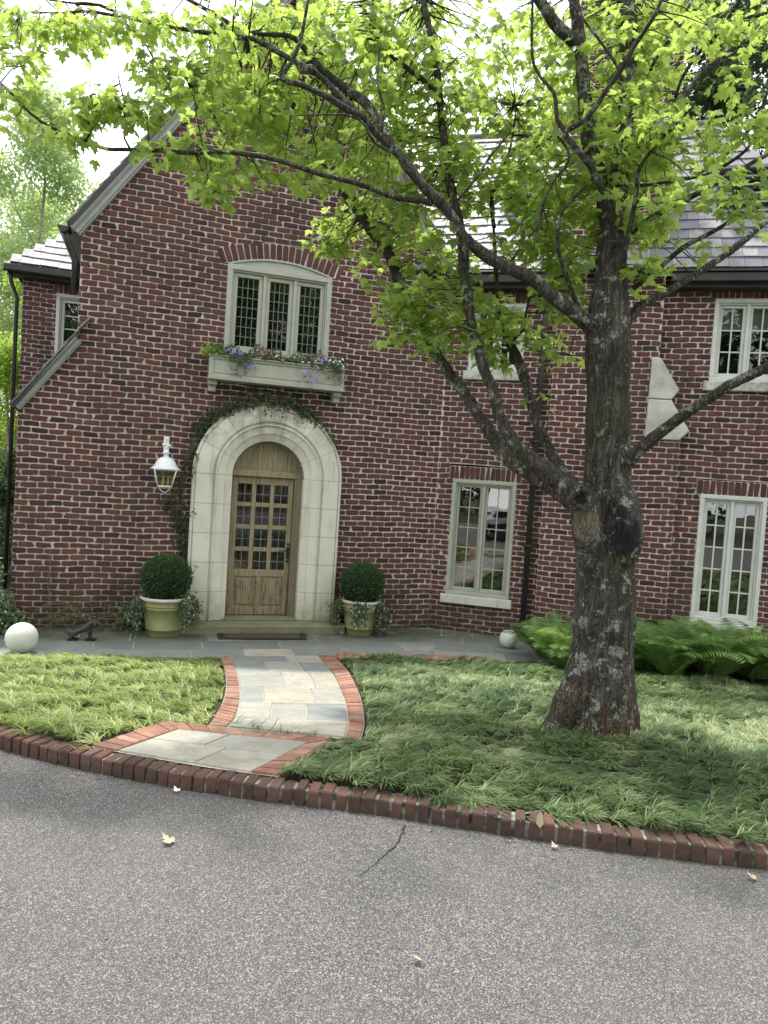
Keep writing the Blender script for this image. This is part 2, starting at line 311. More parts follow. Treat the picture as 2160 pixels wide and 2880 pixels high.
def mat_bark():
    t=NT('maple_bark'); p=t.pos(); v=t.scale(p,(1,1,.22))
    n=t.noise(22,7,.68,v,.4); wp=t.n('ShaderNodeVectorMath',operation='ADD'); t.l(t.scale(p,(1,1,.17)),wp.inputs[0]); nz_=t.n('ShaderNodeTexNoise'); nz_.inputs['Scale'].default_value=9; nz_.inputs['Detail'].default_value=4; t.l(p,nz_.inputs['Vector']); sc_=t.scale(nz_.outputs['Color'],(.09,.09,.05)); t.l(sc_,wp.inputs[1]); pl=t.vor(34,wp.outputs[0],'DISTANCE_TO_EDGE')
    c=t.ramp(n,[(.32,(.022,.020,.017)),(.5,(.062,.055,.044)),(.72,(.15,.135,.11))])
    c=t.mix(t.ramp(t.noise(1.1,3),[(.45,0.),(.65,.55)]),c,(.035,.042,.014))           # moss
    z=t.sep(p)[2]
    rust=t.math('MULTIPLY',t.ramp(z,[(.45,1.),(.98,0.)]),t.ramp(t.noise(3.0,3),[(.5,0.),(.6,.8)])); c=t.mix(rust,c,(.10,.055,.025))
    li=t.ramp(t.math('SUBTRACT',t.noise(11,7,.75),t.math('MULTIPLY',t.noise(1.4,2),.25)),[(.425,0.),(.47,1.)])
    c=t.mix(t.math('MULTIPLY',li,.75),c,t.ramp(t.noise(60,3,.7),[(.3,(.20,.23,.19)),(.7,(.44,.48,.41))]))
    sp=t.ramp(t.vor(26),[(.10,1.),(.17,0.)]); sp=t.math('MULTIPLY',sp,t.ramp(t.noise(5,2),[(.5,0.),(.6,1.)]))
    c=t.mix(t.math('MULTIPLY',sp,.75),c,(.38,.40,.35))
    def blob(cen,rad,color,c,soft=.25):
        d=t.n('ShaderNodeVectorMath',operation='DISTANCE'); t.l(t.mix(.12,p,t.scale(t.nv(6),(1,1,1))) if False else p,d.inputs[0]); d.inputs[1].default_value=cen
        dd=t.math('ADD',d.outputs['Value'],t.math('MULTIPLY',t.noise(11,4,.7),.17))
        k=t.ramp(t.math('DIVIDE',dd,rad*2),[(.5-soft*.12,1.),(.5+soft*.12,0.)]); return t.mix(k,c,color),k
    tarc=t.ramp(t.noise(16,6,.7,v),[(.35,(.010,.011,.014)),(.6,(.032,.035,.041)),(.75,(.075,.078,.08))])
    c,k1=blob(at(1770,1520,5.0),.245,tarc,c)
    c,k1=blob(at(1738,1435,5.05),.18,(.018,.019,.022),c)
    c,k2=blob(at(1652,1485,5.02),.215,(.19,.165,.12),c)
    c,k3=blob(at(1655,1545,5.0),.185,(.19,.165,.12),c)
    h=t.math('ADD',n,t.math('MULTIPLY',t.ramp(pl,[(0,0.),(.12,1.)]),.3))
    c=t.mix(t.math('MULTIPLY',t.ramp(pl,[(0,1.),(.12,0.)]),t.ramp(t.noise(3,3),[(.3,.05),(.6,.5)])),c,(.008,.007,.006))
    t.pbr(c,.88,t.bump(h,1.,.035),.25); return t.m
M['bark']=mat_bark()
M['carpaint']=mat_simple('white_car_paint',(.78,.79,.8),(.8,.81,.82),1,.15,0,1,.6)
M['tyre']=mat_simple('tyre_rubber',(.015,.015,.015),(.02,.02,.02),5,.8)
M['chrome']=mat_simple('chrome',(.6,.6,.6),(.7,.7,.7),1,.12,0,1,.8,metal=1)
M['matc']=mat_simple('coir_mat',(.045,.035,.024),(.09,.07,.045),60,.95,.8,120)
M['rubber']=mat_simple('black_rubber',(.015,.017,.02),(.03,.032,.036),30,.6,.5,90)
M['candle']=mat_simple('candle_cream',(.6,.5,.22),(.7,.6,.3),5,.6)
# ------------------------------------------------------------------ brick walls
BU,BZ,MJ=.200,.0755,.0145
def wob(u,z): return .007*math.sin(1.7*u+.6*z)+.005*math.sin(4.3*u+2.1*z+1)+.003*math.sin(11*u+5*z)
def one_brick(mb,P,u0,u1,z0,z1,off,m=0,c=.5,rot=None,depth=.016):
    w,h=u1-u0,z1-z0
    if w<.010 or h<.02: return
    j=lambda a:random.uniform(-a,a)
    e=.0042; k=min(.014,w*.2)
    pts=[(u0+j(e),z0+k*.7+j(e)),(u0+k+j(e),z0+j(e)),((u0+u1)/2,z0+j(e)),(u1-k+j(e),z0+j(e)),(u1+j(e),z0+k*.7+j(e)),
         (u1+j(e),z1-k*.7+j(e)),(u1-k+j(e),z1+j(e)),((u0+u1)/2,z1+j(e)),(u0+k+j(e),z1+j(e)),(u0+j(e),z1-k*.7+j(e))]
    if random.random()<.22:   # a spalled corner
        q=random.choice([0,4,5,9]); a,b=pts[q]; pts[q]=(a+(.02 if q in(0,9) else -.02),b)
    cu,cz=(u0+u1)/2,(z0+z1)/2; o=off+random.uniform(-.003,.004); s1,s2=1-.007/max(w,.03)*2,1-.006/h*2
    tilt=j(.02)
    def T(a,b):
        if rot: 
            (ou,oz,ang)=rot; a-=ou;b-=oz; return ou+a*math.cos(ang)-b*math.sin(ang),oz+a*math.sin(ang)+b*math.cos(ang)
        return a,b+wob(a,b)
    n=len(pts)
    vs=[P(*T(a,b),off-depth) for a,b in pts]+[P(*T(a,b),o-.004) for a,b in pts]+[P(*T(cu+(a-cu)*s1,cz+(b-cz)*s2),o+tilt*(a-cu)) for a,b in pts]
    fs=[(i,(i+1)%n,n+(i+1)%n,n+i) for i in range(n)]+[(n+i,n+(i+1)%n,2*n+(i+1)%n,2*n+i) for i in range(n)]+[tuple(range(2*n,3*n))]
    mb.add(vs,fs,m,c)
def brick_wall(mb,P,z0,z1,interval,holes=(),off=0.,seed=0,hues=None):
    """interval(z)->(u0,u1) ; holes: functions z->(u0,u1) or None"""
    rs=random.Random(seed); row=0; z=z0
    while z<z1-.01:
        zm=z+BZ/2; iv=interval(zm)
        if iv:
            segs=[iv]
            for h in holes:
                r=h(zm)
                if not r: continue
                ns=[]
                for a,b in segs:
                    if r[0]>a and r[0]<b: ns.append((a,r[0]))
                    if r[1]<b and r[1]>a: ns.append((r[1],b))
                    if r[1]<=a or r[0]>=b: ns.append((a,b))
                segs=ns
            sh=(row%2)*.5*BU+rs.uniform(-.012,.012)
            for a,b in segs:
                if b-a<.01: continue
                # mortar strip, split so the course can waver
                k=max(1,int((b-a)/.5)); 
                for i in range(k):
                    p,q=a+(b-a)*i/k,a+(b-a)*(i+1)/k
                    md=off-.0105-.0012*(row%2); mb.add([P(p,z-.007+wob(p,z),md),P(q,z-.007+wob(q,z),md),P(q,z+BZ+.007+wob(q,z+BZ),md),P(p,z+BZ+.007+wob(p,z+BZ),md)],[(0,1,2,3)],1,.5)
                u=math.floor((a-sh)/BU)*BU+sh
                while u<b:
                    w=rs.uniform(-.008,.008); x0=max(u+MJ/2,a+.003); x1=min(u+BU-MJ/2+w*.3,b-.003)
                    if x1-x0>.014:
                        cc=rs.random()
                        if rs.random()<.5: cc=rs.uniform(.35,.75)
                        one_brick(mb,P,x0,x1,z+MJ/2+.0008,z+BZ-MJ/2+rs.uniform(-.002,.002),off,0,cc)
                    u+=BU
        z+=BZ; row+=1
def soldiers(mb,P,u0,u1,z0,z1,off=.006):
    n=round((u1-u0)/.0755); w=(u1-u0)/n
    mb.add([P(u0,z0,off-.01),P(u1,z0,off-.01),P(u1,z1,off-.01),P(u0,z1,off-.01)],[(0,1,2,3)],1)
    for i in range(n): one_brick(mb,P,u0+i*w+.005,u0+(i+1)*w-.005,z0+.004,z1-.004,off,0,random.uniform(.15,.95),rot=(0,0,0))
house=tag(empty('brick_house',(SX,SY,0)),'old dark red brick house with steep slate roofs, arched stone doorway and tall chimney','house')
# --- gable wall A
SL=1.397; UM=-2.53; ZE=5.174; UL,UR=-5.02,-.02; ZAP=ZE+(UM-UL)*SL
def ivA(z):
    if z<2.85: return (-5.655,UR)
    if z<3.74: return (-5.655+(z-2.85)/1.37,UR)
    if z<ZE: return (UL,UR)
    if z<ZAP: return (UL+(z-ZE)/SL,2*UM-UL-(z-ZE)/SL)
DC=-2.515
wu0,wu1,wz0,wz1=-3.21,-1.785,3.70,4.905
_r=(.73**2+.135**2)/(.27); RO=_r+.205; ZCo=4.905+.135-_r
def holeWin(z):
    if wz0<z<wz1+.01: return (wu0,wu1)
    if z<5.30 and z>wz1: 
        # segmental arch of rowlocks
        q=(RO*RO-(z-ZCo)**2); h_=math.sqrt(q) if q>0 else 0
        h_=min(h_,.73+.03+(z-4.905)*.42)
        return (-2.4975-h_,-2.4975+h_) if h_>0 else None
def holeDoor(z):
    if z<2.1: return (DC-.95,DC+.95)
    if z<3.05: 
        r=math.sqrt(max(0,.95**2-(z-2.1)**2)); return (DC-r,DC+r)
mb=MB(); brick_wall(mb,PA,-.02,ZAP-.1,ivA,[holeWin,holeDoor],0,3)
# segmental arch over the leaded window
cw=(wu0+wu1)/2; half=.73; rise=.135; rad=(half*half+rise*rise)/(2*rise); zc=4.905+rise-rad
a1=math.asin(half/rad); na=20
for i in range(na):
    a=-a1*1.1+2.2*a1*(i+.5)/na
    one_brick(mb,PA,cw-.0355+0,cw+.0355,zc+rad+.006,zc+rad+.208,.006,0,random.uniform(.15,.9),rot=(cw,zc,-a))
vs=[]
for i in range(25):
    a=-a1*1.12+2.24*a1*i/24
    vs+= [PA(cw+rad*math.sin(a),zc+rad*math.cos(a),-.004),PA(cw+(rad+.216)*math.sin(a),zc+(rad+.216)*math.cos(a),-.004)]
mb.add(vs,[(2*i,2*i+2,2*i+3,2*i+1) for i in range(24)],1)
# return wall at the left, running back from the corner
PLs=Plane(TA-PI/2,(PA(-5.655,0).x,PA(-5.655,0).y))   # side wall
mb.tube([PA(-.004,-.02,-.034),PA(-.004,5.2,-.034)],.026,8,m=1)  # mortar post added behind the seam to block stray sky light
mb.build('gable_wall',[M['brick'],M['mortar']],house)
# --- wall B / C
eB=5.12
w1=(onw(1274,1346,TC)[0],onw(1452,1357,TC)[0],.55,2.25)
w1=(.213,1.145,.55,2.253); w3=(3.60,4.43,.55,2.262); w4=(3.579,4.43,3.777,4.873); w5=(.32,1.10,3.83,4.80)
def hole(w): return lambda z:(w[0],w[1]) if w[2]<z<w[3] else None
def holeL(w,h=.19): return lambda z:(w[0]-.06,w[1]+.06) if w[3]<=z<w[3]+h else None
mb=MB(); 
chim=lambda z:(1.5,3.0)
brick_wall(mb,PC,-.02,5.3,lambda z:(-.02,9.0),[hole(w1),holeL(w1),hole(w3),holeL(w3),hole(w4),holeL(w4),hole(w5),holeL(w5),lambda z:(1.56,2.80)],0,11)
for w in (w1,w3,w4,w5): soldiers(mb,PC,w[0]-.055,w[1]+.055,w[3]+.002,w[3]+.19)
mb.build('main_wall',[M['brick'],M['mortar']],house)
# --- chimney
CO=.10
chn=MB()
def ivCh(z):
    if z<2.97: return (1.53,3.275)
    if z<4.05: return (1.53,2.83)
    return (1.53,2.925)
brick_wall(chn,PC,-.02,9.6,ivCh,[],CO,23)
chn.pbox(PC,1.535,3.26,-.02,2.96,-.3,CO-.02,1); chn.pbox(PC,1.535,2.90,2.965,9.58,-.9,CO-.02,1)
chn.pbox(PC,1.47,2.98,9.6,9.75,-.95,CO+.06,1)
ch=chn.build('chimney',[M['brick'],M['mortar']],house)
for i,poly in enumerate([[(2.823,3.505),(3.117,3.495),(3.21,3.625),(2.945,4.05),(2.828,4.055)],[(2.815,2.955),(3.255,2.955),(3.376,3.085),(3.122,3.488),(2.823,3.498)]]):
    s=MB(); cu=sum(p[0] for p in poly)/5; cz=sum(p[1] for p in poly)/5
    n=5; vs=[PC(a,b,-.02) for a,b in poly]+[PC(a,b,CO+.028) for a,b in poly]+[PC(cu+(a-cu)*.95,cz+(b-cz)*.95,CO+.045) for a,b in poly]
    s.add(vs,[(i,(i+1)%n,n+(i+1)%n,n+i) for i in range(n)]+[(n+i,n+(i+1)%n,2*n+(i+1)%n,2*n+i) for i in range(n)]+[tuple(range(2*n,3*n))])
    s.build('shoulder_stone',M['shoulder'],ch)
# ------------------------------------------------------------------ windows
def window(P,w,nc,cols,rows,matf,mats,sill=None,sillz=.13,glass='glass',mun=.016,fr=.055,sash=.05,rec=-.06,munmat=None,blind=None,backing='inner'):
    u0,u1,z0,z1=w
    f=MB()
    # outer frame with a stepped moulding
    for (a,b,c,d) in ((u0,u1,z1-fr,z1),(u0,u1,z0,z0+fr),(u0,u0+fr,z0+fr,z1-fr),(u1-fr,u1,z0+fr,z1-fr)):
        f.bbox(P,a,b,c,d,rec-.08,.012,.006)
    f.bbox(P,u0+fr,u1-fr,z1-fr-.022,z1-fr,rec-.08,-.012,.005); f.bbox(P,u0+fr,u0+fr+.02,z0+fr,z1-fr-.022,rec-.08,-.012,.005); f.bbox(P,u1-fr-.02,u1-fr,z0+fr,z1-fr-.022,rec-.08,-.012,.005)
    fu0,fu1=u0+fr+.02,u1-fr-.02; cwid=(fu1-fu0)/nc
    for i in range(1,nc): f.bbox(P,fu0+i*cwid-.022,fu0+i*cwid+.022,z0+fr,z1-fr-.022,rec-.08,-.02,.006)
    wn=f.build('window',matf,house)
    zb,zt=z0+fr,z1-fr-.022
    for i in range(nc):
        a=fu0+i*cwid+(.022 if i else 0); b=fu0+(i+1)*cwid-(.022 if i<nc-1 else 0)
        s=MB()
        s.bbox(P,a,b,zt-sash,zt,rec-.05,rec+.012,.006); s.bbox(P,a,b,zb,zb+sash+.02,rec-.05,rec+.012,.006)
        s.bbox(P,a,a+sash,zb+sash+.02,zt-sash,rec-.05,rec+.010,.006); s.bbox(P,b-sash,b,zb+sash+.02,zt-sash,rec-.05,rec+.010,.006)
        s.build('casement',matf,wn)
        ga,gb,gc,gd=a+sash,b-sash,zb+sash+.02,zt-sash
        mm=MB(); 
        for k in range(1,cols): x=ga+(gb-ga)*k/cols; mm.pbox(P,x-mun/2,x+mun/2,gc,gd,rec-.032,rec-.008)
        for k in range(1,rows): y=gc+(gd-gc)*k/rows; mm.pbox(P,ga,gb,y-mun/2,y+mun/2,rec-.031,rec-.010)
        mm.build('glazing_bars',munmat or matf,wn)
        g=MB(); g.add([P(ga-.01,gc-.01,rec-.024),P(gb+.01,gc-.01,rec-.024),P(gb+.01,gd+.01,rec-.024),P(ga-.01,gd+.01,rec-.024)],[(0,1,2,3)]); g.build('pane',M[glass],wn)
    if sill:
        s=MB(); s.bbox(P,u0-.065,u1+.045,z0-sillz,z0-.001,-.12,.055,.01); s.build('sill',M['sill'],wn)
    bk=MB(); d=-.55
    q=[P(u0,z0,rec-.09),P(u1,z0,rec-.09),P(u1,z1,rec-.09),P(u0,z1,rec-.09),P(u0-.3,z0-.3,d),P(u1+.3,z0-.3,d),P(u1+.3,z1+.3,d),P(u0-.3,z1+.3,d)]
    bk.add(q,[(4,5,6,7),(0,1,5,4),(1,2,6,5),(2,3,7,6),(3,0,4,7)]); bk.build('room_behind',M[backing],wn)
    if blind:
        b=MB(); b.add([P(u0+.03,z1-blind,rec-.08),P(u1-.03,z1-blind,rec-.08),P(u1-.03,z1-.02,rec-.08),P(u0+.03,z1-.02,rec-.08)],[(0,1,2,3)]); b.build('blind',M['blind'],wn)
    return wn
wn=window(PA,(wu0,wu1,wz0,wz1),3,4,7,M['trim'],M['trim'],glass='glass_dark',mun=.007,fr=.07,sash=.055,munmat=M['lead'])
# arched infill board above the leaded window
f=MB(); vs=[];n=20
for i in range(n+1):
    a=-a1+2*a1*i/n; u=cw+(rad-.004)*math.sin(a); z=zc+(rad-.004)*math.cos(a); u=max(wu0+.002,min(wu1-.002,u)); vs+= [PA(u,4.907,-.02),PA(u,max(z,4.908),-.02)]
f.add(vs,[(2*i,2*i+2,2*i+3,2*i+1) for i in range(n)])
vs=[];
for i in range(n+1):
    a=-a1+2*a1*i/n; u=cw+(rad-.002)*math.sin(a); z=zc+(rad-.002)*math.cos(a); u2=cw+(rad-.022)*math.sin(a); z2=zc+(rad-.022)*math.cos(a)
    vs+=[PA(u,max(z,4.91),.004),PA(u2,max(z2,4.908),.004),PA(u2,max(z2,4.908),-.02)]
f.add(vs,[(3*i,3*i+1,3*i+4,3*i+3) for i in range(n)]+[(3*i+1,3*i+2,3*i+5,3*i+4) for i in range(n)])
f.build('arched_board',M['trim'],wn)
window(PC,w1,2,2,5,M['trim'],M['trim'],sill=True,mun=.014,sash=.035)
window(PC,w3,2,2,5,M['sashw'],M['sashw'],sill=True,mun=.018,sash=.04)
window(PC,w4,2,2,3,M['sashw'],M['sashw'],sill=True,mun=.018,sash=.04,blind=.38,glass='glass_door')
window(PC,w5,2,2,3,M['sashw'],M['sashw'],sill=True,mun=.018,sash=.04,glass='glass_door')
# ------------------------------------------------------------------ doorway
def arch_path(r,zb):
    """returns function s->(u,z) along left leg, arc, right leg"""
    leg=2.1-zb; arc=PI*1.0
    return lambda k,rr:( (DC-rr, zb+leg*k) if k<=1 else ((DC-rr*math.cos(PI*(k-1)), 2.1+rr*math.sin(PI*(k-1))) if k<=2 else (DC+rr, 2.1-leg*(k-2))))
ap=arch_path(1,.13)
prof=[(1.02,-.01),(1.02,.085),(1.005,.105),(.985,.105),(.975,.09),(.965,.12),(.755,.135),(.745,.105),(.725,.105),(.715,.135),(.70,.14),(.685,.12),(.675,.115),(.595,.10),(.585,.085),(.492,.04),(.488,-.16)]
seg=[0,.20,.40,.60,.80,1.0]; segs=[(seg[i],seg[i+1]) for i in range(5)]+[(1+i/7,1+(i+1)/7) for i in range(7)]+[(2+seg[i],2+seg[i+1]) for i in range(5)]
st=MB()
for a,b in segs:
    dlt=.0035; n=1 if (a<1 or a>=2) else 6
    rows=[]; cval=random.random()
    for i in range(n+1):
        k=a+(b-a)*i/n; k+= dlt/ (1.97 if (a<1 or a>=2) else 3.0) *(1 if i==0 else -1 if i==n else 0)
        rows+=[PA(*ap(k,r),o) for r,o in prof]
    m=len(prof); st.add(rows,[(i*m+j,i*m+j+1,(i+1)*m+j+1,(i+1)*m+j) for i in range(n) for j in range(m-1)],0,cval)
# joint mortar behind
rows=[]
for k in [0,.5,1]+[1+i/24 for i in range(1,24)]+[2,2.5,3]: rows+=[PA(*ap(k,r),o-.006) for r,o in prof]
m=len(prof); st.add(rows,[(i*m+j,i*m+j+1,(i+1)*m+j+1,(i+1)*m+j) for i in range(len(rows)//m-1) for j in range(m-1)],1)
sur=st.build('door_surround',[M['stone'],M['joint_dark']],house)
s=MB(); s.bbox(PA,-3.62,-1.40,0.0,.125,-.2,.42,.012); s.bbox(PA,DC-.49,DC+.49,.126,.15,-.25,.10,.006)
s.build('doorstep',M['step'],house)
DO=-.14
du0=onw(634,1735,TA,DO)[0]; du1=onw(803,1737,TA,DO)[0]+.01; dz0=.16; dz1=2.09
j=MB() # jambs, head and arched panel
j.bbox(PA,DC-.50,du0-.004,.14,2.1,DO-.1,DO+.045,.006); j.bbox(PA,du1+.004,DC+.50,.14,2.1,DO-.1,DO+.045,.006)
j.bbox(PA,du1+.03,DC+.50,.14,2.1,DO+.045,DO+.075,.006); j.bbox(PA,DC-.50,du0-.03,.14,2.1,DO+.045,DO+.075,.006)
jo=j.build('door_frame',M['wood2'],house)
j=MB(); j.bbox(PA,DC-.49,DC+.49,dz1+.006,dz1+.095,DO-.1,DO+.05,.008)
nb=14
for i in range(nb):
    a=DC-.49+.98*i/nb; b=a+.98/nb-.003; cm=(a+b)/2-DC
    za=2.1+math.sqrt(max(0,.49**2-(a-DC)**2)); zb=2.1+math.sqrt(max(0,.49**2-(b-DC)**2))
    z0=dz1+.096
    if max(za,zb)<z0+.01: continue
    za=max(za,z0);zb=max(zb,z0)
    j.add([PA(a,z0,DO),PA(b,z0,DO),PA(b,zb,DO),PA(a,za,DO),PA(a,z0,DO-.03),PA(b,z0,DO-.03),PA(b,zb,DO-.03),PA(a,za,DO-.03)],[(0,1,2,3),(1,5,6,2),(4,0,3,7)],0,random.random())
j.build('arched_panel',M['wood'],house)
j=MB(); rows=[]
for i in range(33):
    a=PI*i/32; rows+=[PA(DC-r*math.cos(a),2.1+r*math.sin(a),o) for r,o in ((.489,DO-.02),(.489,DO+.05),(.475,DO+.06),(.455,DO+.04),(.45,DO-.02))]
j.add(rows,[(i*5+q,i*5+q+1,(i+1)*5+q+1,(i+1)*5+q) for i in range(32) for q in range(4)]); j.build('arch_moulding',M['wood2'],jo)
# the leaf
d=MB(); W=du1-du0; DOF=DO-.01
st_=.075; rail_t=dz1-.085
gz0=.80+.0; gz1=dz1-.10
d.bbox(PA,du0,du0+st_,dz0,dz1,DOF-.04,DOF,.006); d.bbox(PA,du1-st_,du1,dz0,dz1,DOF-.04,DOF,.006)
d.bbox(PA,du0+st_,du1-st_,dz1-.10,dz1,DOF-.04,DOF-.001,.006)
d.bbox(PA,du0+st_,du1-st_,dz0,dz0+.11,DOF-.04,DOF-.001,.006); d.bbox(PA,du0+st_,du1-st_,.70,.80,DOF-.04,DOF-.001,.006)
pw=(W-2*st_-2*.06)/3; ph=(gz1-gz0-3*.06)/4
for i in (1,2): x=du0+st_+i*pw+(i-1)*.06; d.bbox(PA,x,x+.06,.80,gz1,DOF-.04,DOF-.002,.006)
for i in (1,2,3): z=gz0+i*ph+(i-1)*.06
for i in (1,2,3):
    z=gz0+i*ph+(i-1)*.06
    for k in range(3): x=du0+st_+k*(pw+.06); d.bbox(PA,x,x+pw,z,z+.06,DOF-.04,DOF-.003,.006)
mid=(du0+du1)/2; d.bbox(PA,mid-.035,mid+.035,dz0+.11,.70,DOF-.04,DOF-.001,.006)
for a,b in ((du0+st_,mid-.035),(mid+.035,du1-st_)):
    d.pbox(PA,a,b,dz0+.11,.70,DOF-.04,DOF-.025); d.bbox(PA,a+.03,b-.03,dz0+.14,.67,DOF-.026,DOF-.012,.01)
dr=d.build('door',M['wood'],house)
for r in range(4):
    for k in range(3):
        x=du0+st_+k*(pw+.06); z=gz0+r*(ph+.06)
        g=MB(); g.add([PA(x,z,DOF-.022),PA(x+pw,z,DOF-.022),PA(x+pw,z+ph,DOF-.022),PA(x,z+ph,DOF-.022)],[(0,1,2,3)]); g.build('pane',M['glass_door'],dr)
lb=MB()
for r in range(4):
    for k in range(3):
        x=du0+st_+k*(pw+.06); z=gz0+r*(ph+.06)
        lb.pbox(PA,x+pw/2-.004,x+pw/2+.004,z,z+ph,DOF-.026,DOF-.018); lb.pbox(PA,x,x+pw,z+ph*.45-.004,z+ph*.45+.004,DOF-.0255,DOF-.0175)
lb.build('lead_bars',M['lead'],dr)
b=MB(); b.pbox(PA,du0+.02,du1-.02,.75,dz1,-.36,-.34,0); b.build('curtain',M['curtain'],dr)
b=MB(); b.pbox(PA,du0-.3,du1+.3,.0,2.7,-1.0,-.95); b.pbox(PA,DC-.52,DC-.51,.0,2.7,-.95,-.2); b.pbox(PA,DC+.51,DC+.52,0,2.7,-.95,-.2); b.build('hall_behind',M['inner'],dr)
h=MB(); hu=du1-.035; h.bbox(PA,hu-.022,hu+.022,.96,1.13,DOF-.002,DOF+.008,.004); h.ball(PA(hu,1.17,DOF+.008),.018); h.ball(PA(hu,.93,DOF+.008),.020)
h.tube([PA(hu,1.08,DOF+.006),PA(hu,1.08,DOF+.05)],.010); h.tube([PA(hu,1.08,DOF+.05),PA(hu-.06,1.085,DOF+.055),PA(hu-.11,1.075,DOF+.05),PA(hu-.13,1.06,DOF+.05)],[.010,.008,.008,.011])
h.lathe(PA(hu,1.0,DOF),[(.001,0),(.012,.0),(.012,.01)],8); h.build('handle',M['black'],dr)
# ------------------------------------------------------------------ roofs
def slates(mb,O,U,V,nrm,rows,ext,exp=.20,seed=1,clipL=None):
    """O eave origin, U along, V up-slope unit, ext(v)->(u0,u1)"""
    rs=random.Random(seed)
    for r in range(rows):
        v=r*exp; e=ext(v+exp*.5)
        if not e: continue
        a,b=e; u=a-rs.uniform(0,.2)
        while u<b:
            w=rs.uniform(.18,.34); x0=max(a,u)+.002; x1=min(b,u+w)-.002
            if x1-x0>.02:
                t0=.020+rs.uniform(0,.008); dv=rs.uniform(-.008,.008)
                def q(x,y,h): return O+U*x+V*y+nrm*h
                p=[q(x0,v+dv,0.004),q(x1,v+dv,.004),q(x1,v+exp*1.25,-.012),q(x0,v+exp*1.25,-.012),q(x0,v+dv,t0),q(x1,v+dv,t0),q(x1,v+exp*1.25,.002),q(x0,v+exp*1.25,.002)]
                mb.hexa(p,0,rs.random())
            u+=w
def roof_slab(mb,pts,th=.06):
    pts=[Vector(p) for p in pts]; n=(pts[1]-pts[0]).cross(pts[2]-pts[0]).normalized()
    if n.z<0: n=-n
    k=len(pts); mb.add([p-n*th for p in pts]+[p-n*.006 for p in pts],[tuple(range(k)),tuple(range(k,2*k))]+[(i,(i+1)%k,k+(i+1)%k,k+i) for i in range(k)],1)
aA=Vector((math.cos(TA),math.sin(TA),0)); bA=Vector((-math.sin(TA),math.cos(TA),0))   # along, back
cosS=1/math.hypot(1,SL); sinS=SL*cosS
DEEP=9.
mb=MB(); eo=.15
OL=PA(UL-eo,ZE-eo*SL+.11,.14); V=(aA*cosS+Vector((0,0,sinS))); Lr=(UM-UL+eo)/cosS
nL=V.cross(bA); nL=nL if nL.z>0 else -nL
roof_slab(mb,[OL,OL+V*Lr,OL+V*Lr+bA*DEEP,OL+bA*DEEP]); slates(mb,OL,bA,V,nL,int(Lr/.2),lambda v:(0,DEEP),seed=2)
OR=PA(UR+.12,ZE-.12*SL+.11,.14); V2=(-aA*cosS+Vector((0,0,sinS))); Lr2=(UR+.12-UM)/cosS; nR=V2.cross(bA); nR=nR if nR.z>0 else -nR
roof_slab(mb,[OR,OR+V2*Lr2,OR+V2*Lr2+bA*DEEP,OR+bA*DEEP]); slates(mb,OR,bA,V2,nR,int(Lr2/.2),lambda v:(0,DEEP),seed=3)
mb.tube([PA(UM,ZAP+.12,.14),PA(UM,ZAP+.12,.14)+bA*DEEP],.05)
mb.build('gable_roof',[M['slate'],M['dark_metal']],house)
# catslide at the left
mb=MB(); OC=PA(-5.655-.075,2.85-.075*1.37+.035,.13); VC=(aA*.5896+Vector((0,0,.8077))); Lc=(5.655+.075-5.02)/.5896
nC=VC.cross(bA); nC=nC if nC.z>0 else -nC
roof_slab(mb,[OC,OC+VC*Lc,OC+VC*Lc+bA*2.6,OC+bA*2.6],.05); slates(mb,OC,bA,VC,nC,int(Lc/.2)+1,lambda v:(0,2.6),seed=4)
mb.build('catslide_roof',[M['slate'],M['dark_metal']],house)
# rake boards
def rake(mb,p0,p1,P,w=.128,dz=.02):
    (u0,z0),(u1,z1)=p0,p1; L=math.hypot(u1-u0,z1-z0); tx,tz=(u1-u0)/L,(z1-z0)/L; nx,nz=-tz,tx
    if nz>0: nx,nz=-nx,-nz
    def strip(a,b,o0,o1):
        q=[(u0+nx*b,z0+nz*b),(u1+nx*b,z1+nz*b),(u1+nx*a,z1+nz*a),(u0+nx*a,z0+nz*a)]
        mb.hexa([P(*q[0],o0),P(*q[1],o0),P(*q[1],o1),P(*q[0],o1),P(*q[3],o0),P(*q[2],o0),P(*q[2],o1),P(*q[3],o1)])
    k=w/.2; strip(0,.05*k,-.02,.13); strip(.0505*k,.075*k,-.02,.115); strip(.0755*k,.16*k,-.02,.085); strip(.1605*k,w,-.02,.06)
mb=MB()
rake(mb,(UL-eo+.03,ZE-eo*SL+.07),(UM,ZAP+.055),PA); rake(mb,(UM,ZAP+.055),(UR+.1,ZE+.06-.1*SL),PA); 
rake(mb,(-5.655-.045,2.85-.045*1.37+.005),(-5.03,3.70),PA,.09); mb.build('rake_boards',M['rake'],house)
